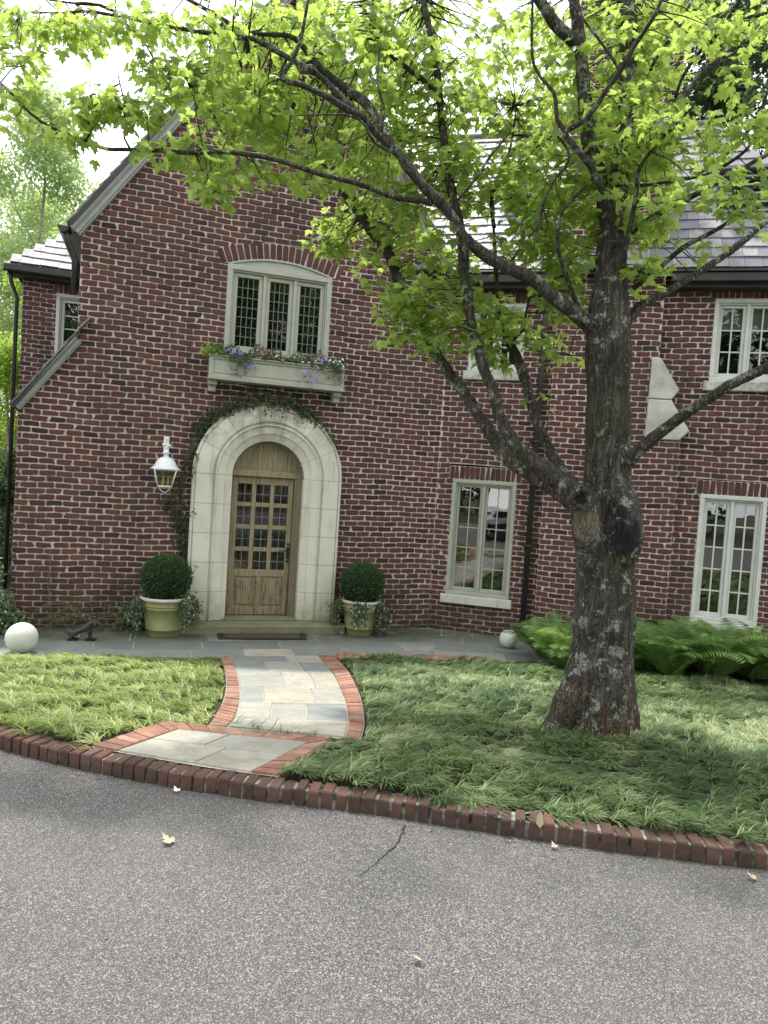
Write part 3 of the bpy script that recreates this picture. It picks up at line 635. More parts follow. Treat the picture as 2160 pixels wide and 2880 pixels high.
# left eave: gutter running back, soffit and left upper side wall
mb=MB(); mb.add([PA(UL,3.2,-.005),PA(UL,5.25,-.005),PA(UL,5.25,-.005)+bA*DEEP,PA(UL,3.2,-.005)+bA*DEEP],[(0,1,2,3)],0); 
mb.add([PA(-5.655,-.05,-.005),PA(-5.655,2.9,-.005),PA(-5.655,2.9,-.005)+bA*2.6,PA(-5.655,-.05,-.005)+bA*2.6],[(0,1,2,3)],0)
mb.add([PA(UL-.0,5.0,.0),PA(UL-.15,4.96,.0),PA(UL-.15,4.96,0)+bA*DEEP,PA(UL,5.0,0)+bA*DEEP],[(0,1,2,3)],1)
mb.build('side_wall',[M['brick'],M['rake']],house)
def gutter(mb,a,b,r=.065,n=8,out=None):
    a=Vector(a);b=Vector(b); t=(b-a).normalized(); s=t.cross(Vector((0,0,1))).normalized(); ring=[]
    for e in (a,b):
        for k in range(n+1):
            g=PI+PI*k/n; ring.append(e+s*r*math.cos(g)+Vector((0,0,r*math.sin(g)*1.15)))
        ring.append(e+s*r*1.15)
    m=n+2; mb.add(ring,[(i,i+1,m+i+1,m+i) for i in range(m-1)],0,.5,True)
    mb.add(ring[:m-1],[tuple(range(m-1))]); mb.add(ring[m:2*m-1],[tuple(range(m-1))])
g=MB(); gutter(g,PA(UL-eo-.05,5.02,.16),PA(UL-eo-.05,5.02,.16)+bA*DEEP,.065)
g.tube([PA(UL-.19,4.97,.08),PA(UL-.15,4.86,.04),PA(UL-.07,4.66,-.04),PA(UL-.06,4.3,-.1)],.04,10); g.build('gutter',M['dark_metal'],house)
# main roof over B/C
aC=Vector((math.cos(TC),math.sin(TC),0)); bC=Vector((-math.sin(TC),math.cos(TC),0))
EO=.34; ue,ze=onw(1875,755,TC,EO)
def hit_roof(px,py):
    d=ray(px,py); O=PC(0,ze,EO); n=(aC.cross(bC*cosS+Vector((0,0,sinS)))); k=(O-Vector((0,0,H))).dot(n)/d.dot(n); p=Vector((0,0,H))+d*k
    v=(p-O).dot(bC*cosS+Vector((0,0,sinS))); return (p-O).dot(aC),v
ur,vr=hit_roof(2018,350); 
OM=PC(0,ze,EO); VM=bC*cosS+Vector((0,0,sinS)); nM=aC.cross(VM); nM=nM if nM.z>0 else -nM
def extM(v): return (-1.6 if v<2 else -2.2, min(9.,ur+(vr-v)*.62)) if v<vr else None
mb=MB(); roof_slab(mb,[OM+aC*-2,OM+aC*(ur+vr*.62),OM+VM*vr+aC*ur,OM+VM*vr+aC*-2.4],.05)
slates(mb,OM,aC,VM,nM,int(vr/.2)+1,extM,seed=9)
# hip side and back
hp=OM+VM*vr+aC*ur; he=OM+aC*(ur+vr*.62); bk=bC*(2*vr*cosS)
roof_slab(mb,[he,hp,he+bk],.04); roof_slab(mb,[OM+aC*-2+bk,he+bk,hp,OM+VM*vr+aC*-2.4],.04)
mb.tube([hp+Vector((0,0,.03)),OM+VM*vr+aC*-2.4+Vector((0,0,.03))],.045)
mb.build('main_roof',[M['slate'],M['dark_metal']],house)
g=MB(); zt=ze-.015
for a,b in ((.1,1.46),(2.98,9.)):
    g.bbox(PC,a,b,zt-.03,zt,EO-.12,EO+.03,.004); g.bbox(PC,a,b,zt-.15,zt-.032,EO-.11,EO+.0,.01); g.pbox(PC,a,b,zt-.20,zt-.15,.0,EO-.10)
g.build('gutter',M['dark_metal'],house)
# louvred roof vents
def vent(px0,px1,name='roof_vent'):
    u0,v0=hit_roof(*px0); u1,v1=hit_roof(*px1); hh=.62
    e=MB(); O=OM+aC*u0+VM*v0; w=u1-u0
    for i in range(5): 
        z=.05+i*.115; q=O+Vector((0,0,z)); dd=-bC*(.10-.0*i)+bC*(z/SL*0)
        e.hexa([q+bC*-.02,q+aC*w+bC*-.02,q+aC*w+bC*.35,q+bC*.35,q+bC*-.0+Vector((0,0,.035)),q+aC*w+Vector((0,0,.035)),q+aC*w+bC*.35+Vector((0,0,.035)),q+bC*.35+Vector((0,0,.035))],1)
    e.hexa([O+bC*.12,O+aC*w+bC*.12,O+aC*w+bC*.5,O+bC*.5]+[p+Vector((0,0,hh)) for p in (O+bC*.12,O+aC*w+bC*.12,O+aC*w+bC*.5,O+bC*.5)],0)
    e.hexa([O-bC*.05+Vector((0,0,hh)),O+aC*w-bC*.05+Vector((0,0,hh)),O+aC*w+bC*.6+Vector((0,0,hh)),O+bC*.6+Vector((0,0,hh))]+[p+Vector((0,0,hh+.04)) for p in (O-bC*.05,O+aC*w-bC*.05,O+aC*w+bC*.6,O+bC*.6)],1)
    e.hexa([O-aC*.05-bC*.02,O-bC*.02,O+bC*.5,O-aC*.05+bC*.5]+[p+Vector((0,0,hh)) for p in (O-aC*.05+bC*.3,O+bC*.3,O+bC*.6,O-aC*.05+bC*.6)],1)
    e.build(name,[M['black'],M['lead']],house)
vent((2015,608),(2300,612)); vent((1415,602),(1510,606))
# downpipe in the corner by the chimney
dp=MB(); up=1.375; dp.tube([PC(up,5.0,.25),PC(up,4.9,.22),PC(up,4.72,.09),PC(up,4.6,.075),PC(up,.0,.075)],.042,12)
for z in (4.3,2.83,1.35): dp.lathe(PC(up,z,.075),[(.045,0),(.056,.0),(.056,.03),(.045,.03)],14); dp.bbox(PC,up-.1,up+.1,z+.0,z+.03,-.01,.02)
dp.build('downpipe',M['dark_metal'],house)
# --- rear wing at the left
WO=-3.1
def wpt(px,py): return onw(px,py,TA,WO)
uc,zc_=wpt(66,772); PW=lambda u,z,o=0:PA(u,z,WO+o)
wing=MB(); wt=wpt(160,824); wb=wpt(155,965)
ww=(wt[0],wt[0]+.9,wb[1]-.5,wt[1])
zw=wpt(66,772)[1]
brick_wall(wing,PW,0,zw+.1,lambda z:(uc,uc+4),[lambda z:(ww[0],ww[1]) if ww[2]<z<ww[3]+.22 else None],0,31)
soldiers(wing,PW,ww[0]-.05,ww[1],ww[3]+.0,ww[3]+.22)
wing.add([PW(uc,0,-.012),PW(uc,zw+.1,-.012),PW(uc,zw+.1,-4),PW(uc,0,-4)],[(0,1,2,3)],0)
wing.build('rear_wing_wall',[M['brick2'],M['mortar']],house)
window(PW,ww,1,3,5,M['sashw'],M['sashw'],mun=.018,glass='glass')
mb=MB(); ze2=zw+.10; OW=PW(uc-.22,ze2,.3); 
r2=1.0/math.hypot(1,1.0); VW=bA*r2+Vector((0,0,r2)); nW=aA.cross(VW); nW=nW if nW.z>0 else -nW
roof_slab(mb,[OW,OW+aA*5,OW+aA*5+VW*3,OW+VW*3+aA*3*r2]); slates(mb,OW,aA,VW,nW,15,lambda v:(v*r2,5),seed=41)
VW2=aA*r2+Vector((0,0,r2)); roof_slab(mb,[OW,OW+VW*3+aA*3*r2,OW+bA*6+VW2*3,OW+bA*6])
mb.build('rear_wing_roof',[M['slate'],M['dark_metal']],house)
g=MB(); g.bbox(PW,uc-.25,uc+4,ze2-.13,ze2-.005,.20,.32,.02); g.pbox(PW,uc-.2,uc+4,ze2-.17,ze2-.13,.0,.2)
g.tube([PW(uc-.16,ze2-.13,.2),PW(uc-.15,ze2-.26,.15),PW(uc-.07,ze2-.5,.06),PW(uc-.07,0,.06)],.032,10)
g.build('rear_gutter',M['dark_metal'],house)
# ------------------------------------------------------------------ leaf helpers (numpy)
def rotmats(n,yaw,tilt,roll):
    cy,sy=np.cos(yaw),np.sin(yaw); ct,st=np.cos(tilt),np.sin(tilt); cr,sr=np.cos(roll),np.sin(roll)
    Z=np.zeros(n); O=np.ones(n)
    Rz=np.stack([np.stack([cy,-sy,Z],-1),np.stack([sy,cy,Z],-1),np.stack([Z,Z,O],-1)],-2)
    Rx=np.stack([np.stack([O,Z,Z],-1),np.stack([Z,ct,-st],-1),np.stack([Z,st,ct],-1)],-2)
    Ry=np.stack([np.stack([cr,Z,sr],-1),np.stack([Z,O,Z],-1),np.stack([-sr,Z,cr],-1)],-2)
    return Rz@Rx@Ry
def scatter(name,tmpl,faces,pos,yaw,tilt,roll,size,mat,parent=None,rnd=None,curl=0.):
    n=len(pos); T=np.array(tmpl,float); Rm=rotmats(n,yaw,tilt,roll)
    L=np.repeat(T[None],n,0); L[:,:,2]-= (curl*(np.random.default_rng(1).random(n)[:,None]+.3))*(L[:,:,0]**2+L[:,:,1]**2)
    V=np.einsum('nij,nvj->nvi',Rm,L)*np.asarray(size)[:,None,None]+np.asarray(pos)[:,None,:]
    k=len(T); Fc=(np.array(faces)[None]+ (np.arange(n)*k)[:,None,None]).reshape(-1,len(faces[0]))
    r=rng.random(n) if rnd is None else rnd
    return rawmesh(name,V.reshape(-1,3),Fc,mat,parent,np.repeat(r,k))
half=[(0,0),(.10,-.06),(.30,-.10),(.24,.02),(.46,.05),(.40,.14),(.58,.28),(.42,.30),(.44,.40),(.26,.34),(.18,.38),(.26,.62),(.14,.62),(.0,.92)]
ml=[(0,.18,0)]+[(x,y,-.10*abs(x)) for x,y in half]+[(-x,y,-.10*abs(x)) for x,y in half[-2:0:-1]]
mf=[(0,i,i+1) for i in range(1,len(ml)-1)]+[(0,len(ml)-1,1)]
ovl=[(0,0,0),(.28,.3,-.05),(.22,.7,-.06),(0,1,-.1),(-.22,.7,-.06),(-.28,.3,-.05)]; ovf=[(0,1,2,3),(0,3,4,5)]
dia=[(0,0,0),(.3,.45,-.05),(0,1,-.08),(-.3,.45,-.05)]; diaf=[(0,1,2,3)]
# ------------------------------------------------------------------ ground survey
kb=[onz(x,y,.55) for x,y in [(-160,2068),(0,2109),(130,2145),(260,2174),(391,2199),(521,2223),(651,2243),(781,2260),(911,2275),(1080,2297),(1210,2318),(1340,2339),(1471,2359),(1600,2379),(1731,2398),(1861,2415),(1991,2431),(2160,2450),(2400,2478)]]
kb=[Vector((kb[0].x-6,kb[0].y+2.6,.55)),Vector((kb[0].x-2,kb[0].y+.75,.55))]+kb+[Vector((kb[-1].x+2,kb[-1].y-.15,.55)),Vector((kb[-1].x+8,kb[-1].y-.3,.55))]
kx=np.array([p.x for p in kb]); ky=np.array([p.y for p in kb])
pe=[onz(x,y) for x,y in [(0,1852),(300,1850),(600,1850),(940,1851),(1350,1858)]]
pxs=np.array([-14,pe[0].x-1]+[p.x for p in pe]+[2.2,4.5,6,14]); pys=np.array([4.6,pe[0].y-.4]+[p.y for p in pe]+[9.15,8.85,8.5,6.9])
def yk(x): return np.interp(x,kx,ky)
def yp(x): return np.interp(x,pxs,pys)
KT=.632
def gz(x,y):
    a=yk(x)+.13; b=yp(x); s=np.clip((y-a)/(b-a),0,1); return KT*(1-s)
def ong(px,py,dz=0.):
    d=ray(px,py); lo,hi=1.,14.
    f=lambda k:H+k*d.z-(gz(k*d.x,k*d.y)+dz)
    for _ in range(60):
        m=(lo+hi)/2
        if f(m)>0: lo=m
        else: hi=m
    return Vector((lo*d.x,lo*d.y,H+lo*d.z))
# ground sheet
gx=np.concatenate([np.linspace(-90,-14,12),np.linspace(-13,13,105),np.linspace(14,90,12)]); gy=np.concatenate([np.linspace(-70,2,15),np.linspace(2.5,11,70),np.linspace(12,120,20)])
X,Y=np.meshgrid(gx,gy); Zg=gz(X,Y)-.02; Zg=np.where(Y<yk(X)+.25,.42,Zg)
V=np.stack([X.ravel(),Y.ravel(),Zg.ravel()],-1); nx_=len(gx); idx=np.arange(len(gy)-1)[:,None]*nx_+np.arange(nx_-1)[None]
Fc=np.stack([idx,idx+1,idx+1+nx_,idx+nx_],-1).reshape(-1,4)
gr=rawmesh('ground',V,Fc,M['soil'],smooth=True); tag(gr,kind='structure')
# driveway
dv=MB(); n=len(kb); vs=[(p.x,p.y+.05,.55) for p in kb]+[(p.x*1.0,-7.,.55) for p in kb]
dv.add(vs,[(i,n+i,n+i+1,i+1) for i in range(n-1)]); o=dv.build('driveway',M['asphalt']); tag(o,kind='structure')
cr=MB(); cp=[onz(860+x/2.592,2180+y/2.592,.5535) for x,y in [(725,365),(715,420),(690,450),(682,480),(655,515),(620,545),(590,570),(560,602),(525,622),(500,650),(470,672),(440,700),(385,735)]]
for i in range(len(cp)-1):
    a,b=cp[i],cp[i+1]; t=(b-a).normalized(); s=Vector((-t.y,t.x,0)); w0=.0035*(1-i/len(cp))+.0008; w1_=.0035*(1-(i+1)/len(cp))+.0008
    m_=(a+b)/2+s*random.uniform(-.008,.008)
    cr.add([a-s*w0,a+s*w0,m_+s*(w0*.9),m_-s*(w0*.9)],[(0,1,2,3)]); cr.add([m_-s*w0*.9,m_+s*w0*.9,b+s*w1_,b-s*w1_],[(0,1,2,3)])
tag(cr.build('driveway_crack',M['crack']),kind='structure')
# kerb of bricks on end
kbm=MB(); dist=0; pts=[]; 
for i in range(len(kb)-1):
    L=(kb[i+1]-kb[i]).length
    pts+= [(kb[i]+(kb[i+1]-kb[i])*k/ max(1,int(L/.005))) for k in range(max(1,int(L/.005)))]
acc=0; nxt=0; prev=pts[0]; anchors=[pts[0]]
for p in pts[1:]:
    acc+=(p-prev).length; prev=p
    if acc>=.0655: anchors.append(p); acc=0
for i in range(len(anchors)-1):
    a,b=anchors[i],anchors[i+1]; t=(b-a).normalized(); nb=Vector((-t.y,t.x,0))
    gp=.006+random.uniform(0,.004); L=(b-a).length; top=KT+random.uniform(-.006,.008); fr=random.uniform(-.006,.006); dd=.115
    a2=a+t*gp; b2=b-t*gp; ch=.008
    base=[a2+nb*fr,b2+nb*(fr+random.uniform(-.004,.004)),b2+nb*dd,a2+nb*dd]
    lo=[Vector((p.x,p.y,.50)) for p in base]; md=[Vector((p.x,p.y,top-ch)) for p in base]
    c0=sum(base,Vector())/4; tp=[Vector((c0.x+(p.x-c0.x)*.90,c0.y+(p.y-c0.y)*.93,top+random.uniform(-.002,.002))) for p in base]
    kbm.add(lo+md+tp,[(0,1,5,4),(1,2,6,5),(2,3,7,6),(3,0,4,7),(4,5,9,8),(5,6,10,9),(6,7,11,10),(7,4,8,11),(8,9,10,11)],0,random.random())
    kbm.hexa([Vector((p.x,p.y,.50)) for p in (a+nb*.012,b+nb*.012,b+nb*(dd-.01),a+nb*(dd-.01))]+[Vector((p.x,p.y,KT-.007)) for p in (a+nb*.012,b+nb*.012,b+nb*(dd-.01),a+nb*(dd-.01))],1)
tag(kbm.build('brick_kerb',[M['kerbbrick'],M['kerbjoint']]),kind='structure')
# patio, walk and landing
def poly_slab(mb,poly,h0,h1,m=0,c=.5,ch=.006):
    n=len(poly); cx=sum(p.x for p in poly)/n; cy=sum(p.y for p in poly)/n
    def z(p,h): return Vector((p.x,p.y,float(gz(p.x,p.y))+h))
    q=[Vector((cx+(p.x-cx)*(1-ch*2.2),cy+(p.y-cy)*(1-ch*2.2),0)) for p in poly]
    vs=[z(p,h0) for p in poly]+[z(p,h1-.004) for p in poly]+[z(p,h1) for p in q]
    mb.add(vs,[(i,(i+1)%n,n+(i+1)%n,n+i) for i in range(n)]+[(n+i,n+(i+1)%n,2*n+(i+1)%n,2*n+i) for i in range(n)]+[tuple(range(2*n,3*n))],m,c)
pt=MB()
def quadbed(mb,P4,rows,m=0,gap=.007,cs=None):
    """bilinear patch P4 (bl,br,tr,tl), rows list of (v0,v1,[u splits])"""
    bl,br,tr,tl=P4
    def B(u,v): return (bl*(1-u)+br*u)*(1-v)+(tl*(1-u)+tr*u)*v
    for v0,v1,us in rows:
        for a,b in zip(us[:-1],us[1:]):
            q=[B(a,v0),B(b,v0),B(b,v1),B(a,v1)]; c=(q[0]+q[1]+q[2]+q[3])/4
            q=[p+(c-p).normalized()*gap for p in q]
            poly_slab(mb,q,-.03,.012+random.uniform(-.002,.002),m,random.random() if cs is None else cs[int(abs(a*7+v0*5))%len(cs)])
# patio strip between wall and lawn (plane A direction)
fl=MB()
def patio_pt(u,k):   # k 0 at lawn edge .. 1 at wall
    b=PA(u,0,0); e=PA(u,0,3.2); d=(e-b).normalized()
    # find front edge crossing
    lo,hi=.2,4.
    for _ in range(30):
        m_=(lo+hi)/2; p=b+d*m_
        if p.y>yp(p.x): lo=m_
        else: hi=m_
    return b+d*lo*(1-k)
us=np.arange(-8.2,1.6,.62); rs=random.Random(5)
cuts=[0,.24,.50,.78,1.0]
for r in range(4):
    u=-8.2
    while u<1.7:
        w=rs.choice([.45,.6,.8,.95]); 
        if u+w>1.75: w=1.75-u
        def pp(uu,k):
            if uu<=0: return patio_pt(uu,k)
            # beyond the corner follow the other wall
            b=PC(uu,0,0); f=Vector((b.x-.15,float(yp(b.x-.15))+.0,0)); return f+(b-f)*k
        q=[pp(u,cuts[r]),pp(u+w,cuts[r]),pp(u+w,cuts[r+1]),pp(u,cuts[r+1])]; c=(q[0]+q[1]+q[2]+q[3])/4
        q=[p+(c-p).normalized()*.008 for p in q]
        poly_slab(fl,q,-.03,.012+rs.uniform(-.002,.002),0,rs.choice([0,.1,.2,.3,.35,.5,.15,.9,.62]))
        u+=w
base=[PA(-8.2,0),PA(0,0),PC(1.78,0)]
fr_=[patio_pt(-8.2,0),patio_pt(-6,0),patio_pt(-4,0),patio_pt(-2,0),patio_pt(0,0),Vector((2.35,8.95,0))]
fl.add([Vector((p.x,p.y,.002)) for p in (fr_+[PC(1.78,0),PA(0,0),PA(-4,0),PA(-8.2,0)])],[tuple(range(10))],1)
# curved walk
Lin=[ong(*p) for p in [(648,1846),(663,1888),(674,1931),(674,1979),(660,2021),(640,2047)]]
Lout=[ong(*p) for p in [(620,1848),(633,1888),(636,1931),(627,1973),(609,2009),(585,2043)]]
Rin=[ong(*p) for p in [(896,1846),(934,1894),(958,1943),(972,1985),(979,2033),(970,2077)]]
Rout=[ong(*p) for p in [(944,1847),(979,1888),(1006,1940),(1019,1985),(1025,2038),(1014,2084)]]
def curve(P,t):
    n=len(P)-1; t=max(0,min(.99999,t))*n; i=int(t); f=t-i
    a=P[max(i-1,0)];b=P[i];c=P[i+1];d=P[min(i+2,n)]
    return .5*((2*b)+(-a+c)*f+(2*a-5*b+4*c-d)*f*f+(-a+3*b-3*c+d)*f**3)
def walk(a,t): return curve(Lin,t)*(1-a)+curve(Rin,t)*a
rowsW=[(0,.09,[0,.62,1],[.1,.9]),(.09,.20,[0,.33,.72,1],[.25,.55,.3]),(.20,.40,[0,.45,.75,1],[.5,.95,.7]),(.40,.60,[0,.22,.70,1],[.4,.78,.62]),(.60,.80,[0,.30,.62,1],[.95,.5,.3]),(.80,1,[0,.38,1],[.6,.92])]
for v0,v1,us_,cs_ in rowsW:
    for (a,b),cc in zip(zip(us_[:-1],us_[1:]),cs_):
        sk=.0; q=[]
        for k in range(4): q.append(walk(a,v0+(v1-v0)*k/3))
        for k in range(4): q.append(walk(b,v1-(v1-v0)*k/3))
        c=sum(q,Vector())/8; q=[p+(c-p).normalized()*.008 for p in q]; q=q[::-1]
        q=q[::-1]
        poly_slab(fl,q,-.03,.012+random.uniform(-.002,.002),0,cc)
n=24; vs=[]
for i in range(n+1):
    for P in (Lout,Rout): p=curve(P,i/n); vs.append(Vector((p.x,p.y,float(gz(p.x,p.y))+.002)))
fl.add(vs,[(2*i,2*i+1,2*i+3,2*i+2) for i in range(n)],1)
# landing
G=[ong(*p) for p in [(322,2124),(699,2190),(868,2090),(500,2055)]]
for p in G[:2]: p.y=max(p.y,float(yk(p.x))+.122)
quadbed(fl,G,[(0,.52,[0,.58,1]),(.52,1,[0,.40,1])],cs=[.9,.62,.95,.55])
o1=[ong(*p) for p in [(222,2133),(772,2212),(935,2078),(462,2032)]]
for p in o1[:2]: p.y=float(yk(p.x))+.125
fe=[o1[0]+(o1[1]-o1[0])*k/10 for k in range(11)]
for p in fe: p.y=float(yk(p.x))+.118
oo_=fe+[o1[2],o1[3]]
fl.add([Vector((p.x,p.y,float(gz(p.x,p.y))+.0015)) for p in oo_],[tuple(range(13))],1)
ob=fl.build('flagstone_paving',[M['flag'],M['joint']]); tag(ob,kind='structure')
bb=MB()
def border(mb,Pi,Po,n):
    for i in range(n):
        a,b=i/n,(i+1)/n; q=[Pi(a),Pi(b),Po(b),Po(a)]; c=(q[0]+q[1]+q[2]+q[3])/4; q=[p+(c-p).normalized()*.007 for p in q]
        poly_slab(mb,q,-.05,.014+random.uniform(-.003,.004),0,random.random(),.02)
def clen(P): return sum((P[i+1]-P[i]).length for i in range(len(P)-1))
border(bb,lambda t:curve(Lin,t),lambda t:curve(Lout,t),int(clen(Lin)/.07)); border(bb,lambda t:curve(Rin,t),lambda t:curve(Rout,t),int(clen(Rin)/.07))
ln=lambda A,B:(lambda t:A+(B-A)*t)
border(bb,ln(G[3],G[2]),ln(o1[3],o1[2]),int((G[3]-G[2]).length/.10)); border(bb,ln(G[0],G[3]),ln(o1[0],o1[3]),int((G[0]-G[3]).length/.075)); border(bb,ln(G[1],G[2]),ln(o1[1],o1[2]),int((G[1]-G[2]).length/.075))
e0=[ong(*p) for p in [(944,1852),(1150,1856),(1370,1862)]]; e1=[ong(*p) for p in [(944,1838),(1150,1842),(1370,1849)]]
border(bb,lambda t:curve(e0,t),lambda t:curve(e1,t),int(clen(e0)/.075))
tag(bb.build('brick_edging',M['pathbrick']),kind='structure')
# ------------------------------------------------------------------ grass
def inpoly(x,y,poly):
    ins=np.zeros(len(x),bool); j=len(poly)-1
    for i in range(len(poly)):
        xi,yi=poly[i].x,poly[i].y; xj,yj=poly[j].x,poly[j].y
        ins^=((yi>y)!=(yj>y))&(x<(xj-xi)*(y-yi)/(yj-yi+1e-9)+xi); j=i
    return ins
pathpoly=[curve(Lout,i/12)-Vector((.015,0,0)) for i in range(13)]+[curve(Rout,1-i/12)+Vector((.015,0,0)) for i in range(13)]
def snoise(x,y,s,seed=0):
    r=np.random.default_rng(seed); out=np.zeros_like(x)
    for k in range(7):
        a=r.uniform(0,2*PI); f=s*r.uniform(.6,1.8); out+=np.sin((x*math.cos(a)+y*math.sin(a))*f+r.uniform(0,6.28))
    return out/3.2
def lawn(name,x0,x1,side,n,mat,label,yaw0,seed):
    r=np.random.default_rng(seed)
    x=r.uniform(x0,x1,n*2); a=yk(x)+.125; b=yp(x)-.05; y=a+(b-a)*r.random(n*2)**1.25
    # tufts
    cl=r.integers(0,n//7,n*2); tx=r.uniform(-1,1,n//7); 
    keep=~inpoly(x,y,pathpoly)&~inpoly(x,y,oo_)
    cxw=(curve(Lout,0).x+curve(Rout,0).x)/2
    midx=np.interp(y,[4.4,5.2,6.2,7.2,8.5,9.5],[-1.0,-.75,-.95,-1.15,-1.35,-1.45])
    keep&=(x<midx) if side<0 else (x>midx)
    keep&=((x-TREE[0])**2+(y-TREE[1])**2)>.22**2
    x,y=x[keep][:n],y[keep][:n]; m=len(x)
    # pull to tuft centres for a clumpy look
    gs=.14; qx=np.floor(x/gs)*gs+gs*(.5+.35*np.sin(np.floor(x/gs)*12.9+np.floor(y/gs)*78.2)); qy=np.floor(y/gs)*gs+gs*(.5+.35*np.sin(np.floor(x/gs)*39.3+np.floor(y/gs)*11.1))
    x2=x+(qx-x)*.62; y2=y+(qy-y)*.62
    ok=~inpoly(x2,y2,pathpoly)&~inpoly(x2,y2,oo_); x=np.where(ok,x2,x); y=np.where(ok,y2,y)
    yaw=yaw0+.8*snoise(x,y,1.5,seed)+.9*snoise(x,y,7,seed+1)*.5+r.normal(0,.75,m)+np.arctan2(qy-y,qx-x)*0
    mound=.03*snoise(x,y,3.2,seed+2)+.022*snoise(x,y,10,seed+3)
    dt=np.hypot(x-TREE[0],y-TREE[1]); mound+=.02*np.exp(-(dt/.6)**2)
    edge=np.minimum((y-yk(x))/.5,1); Lh=r.uniform(.04,.10,m)*(.85+.25*snoise(x,y,4,seed+5)).clip(.6,1.3); L=r.uniform(.06,.14,m)
    w=r.uniform(.0019,.0037,m)*(1+.12*np.clip(y-4,0,6))
    z0=gz(x,y)+mound.clip(-.02,.2)-.01
    ts=np.array([0,.3,.6,.85,1.]); Vv=[]
    dx,dy=np.cos(yaw),np.sin(yaw); drop=r.uniform(.9,1.35,m)
    for i,t in enumerate(ts):
        px=x+dx*L*t**1.15; py=y+dy*L*t**1.15; pz=z0+Lh*(1.75*t-drop*t*t); ww=w*(1-t**2*.95)
        Vv.append(np.stack([px-dy*ww,py+dx*ww,pz],-1)); Vv.append(np.stack([px+dy*ww,py-dx*ww,pz],-1))
    V=np.stack(Vv,1); k=10
    # blades must not pass under the kerb top or path
    V[:,:,2]=np.maximum(V[:,:,2],np.where(V[:,:,1]<yk(V[:,:,0])+.12,KT+.003,gz(V[:,:,0],V[:,:,1])+.004))
    fb=np.array([(0,1,3,2),(2,3,5,4),(4,5,7,6),(6,7,9,8)]); Fc=(fb[None]+(np.arange(m)*k)[:,None,None]).reshape(-1,4)
    c=(.45+.20*snoise(x,y,2.2,seed+9)+.22*snoise(x,y,11,seed+8)+r.normal(0,.22,m)).clip(0,1)
    o=rawmesh(name,V.reshape(-1,3),Fc,mat,None,np.repeat(c,k)); tag(o,label,'grass',kind='stuff'); return o
TREE=(at(1690,2060,5.35).x,5.35)
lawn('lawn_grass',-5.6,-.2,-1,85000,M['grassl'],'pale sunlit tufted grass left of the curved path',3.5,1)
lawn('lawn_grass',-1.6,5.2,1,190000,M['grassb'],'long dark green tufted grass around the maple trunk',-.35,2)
# ------------------------------------------------------------------ maple tree
maple=tag(empty('maple_tree',(TREE[0],TREE[1],float(gz(*TREE)))),'large maple with lichen spotted forked trunk and bright green leaves on the lawn','tree')
def cr_path(ctrl,step=.06):
    P=[Vector((*c[:3],)) for c in ctrl]; Rr=[c[3] for c in ctrl]; out=[];rad=[]
    for i in range(len(P)-1):
        a=P[max(i-1,0)];b=P[i];c=P[i+1];d=P[min(i+2,len(P)-1)]; n=max(1,int((c-b).length/step))
        for k in range(n):
            f=k/n; out.append(.5*((2*b)+(-a+c)*f+(2*a-5*b+4*c-d)*f*f+(-a+3*b-3*c+d)*f**3)); rad.append(Rr[i]*(1-f)+Rr[i+1]*f)
    out.append(P[-1]);rad.append(Rr[-1]); return out,rad
def limb(pts): # (px,py,Y,width px)
    return [(*at(x,y,Y),w/2/F*Y) for x,y,Y,w in pts]
big=[]   # unions into the remeshed trunk
big.append(limb([(1686,2110,5.35,250),(1690,2060,5.35,215),(1692,1985,5.35,195),(1692,1850,5.35,182),(1698,1700,5.35,168),(1704,1560,5.35,160),(1706,1450,5.35,150),(1708,1330,5.35,132),(1712,1180,5.35,117),(1710,1007,5.35,124),(1708,920,5.35,118),(1712,834,5.35,100),(1718,747,5.35,84),(1722,660,5.35,70),(1725,600,5.37,60)]))
big.append(limb([(1500,2095,5.2,20),(1550,2050,5.25,60),(1600,1985,5.3,90),(1640,1880,5.33,90),(1655,1780,5.35,60)]))   # root flare
big.append(limb([(1790,2100,5.25,40),(1760,2030,5.28,80),(1740,1930,5.3,90),(1730,1800,5.33,70)]))
big.append(limb([(1740,1600,5.30,70),(1752,1530,5.22,100),(1752,1470,5.2,104),(1738,1400,5.25,95),(1720,1320,5.32,70)]))   # sealed burl
big.append(limb([(1665,1690,5.28,60),(1660,1560,5.22,80),(1648,1470,5.16,80),(1640,1420,5.12,76),(1636,1404,5.06,62)]))   # stub with hole
big.append(limb([(1690,1500,5.3,110),(1634,1406,5.25,95),(1609,1385,5.25,80),(1562,1345,5.3,70),(1489,1290,5.35,62),(1446,1247,5.4,50),(1406,1171,5.45,42),(1388,1099,5.5,38),(1363,1045,5.55,36),(1345,972,5.6,36),(1327,922,5.6,34),(1313,818,5.65,36),(1305,765,5.7,36),(1302,694,5.7,38),(1293,629,5.7,34),(1280,586,5.7,34),(1267,521,5.7,32),(1258,456,5.75,28),(1249,391,5.75,27),(1241,325,5.8,26),(1232,239,5.8,26),(1223,165,5.8,24),(1210,87,5.8,23),(1190,0,5.85,21),(1175,-120,5.9,16)]))
big.append(limb([(1650,1440,5.3,90),(1590,1390,5.4,70),(1500,1335,5.55,58),(1446,1301,5.65,52),(1403,1254,5.75,48),(1374,1207,5.8,45),(1345,1164,5.85,42),(1308,1110,5.9,40),(1272,1063,5.95,38),(1236,1008,6.0,37),(1207,965,6.05,36),(1150,860,6.1,37),(1116,780,6.15,36),(1093,711,6.2,38),(1054,664,6.2,36),(1015,607,6.25,34),(980,564,6.3,30),(950,521,6.3,22),(907,456,6.35,18),(880,412,6.35,15),(833,312,6.4,10)]))
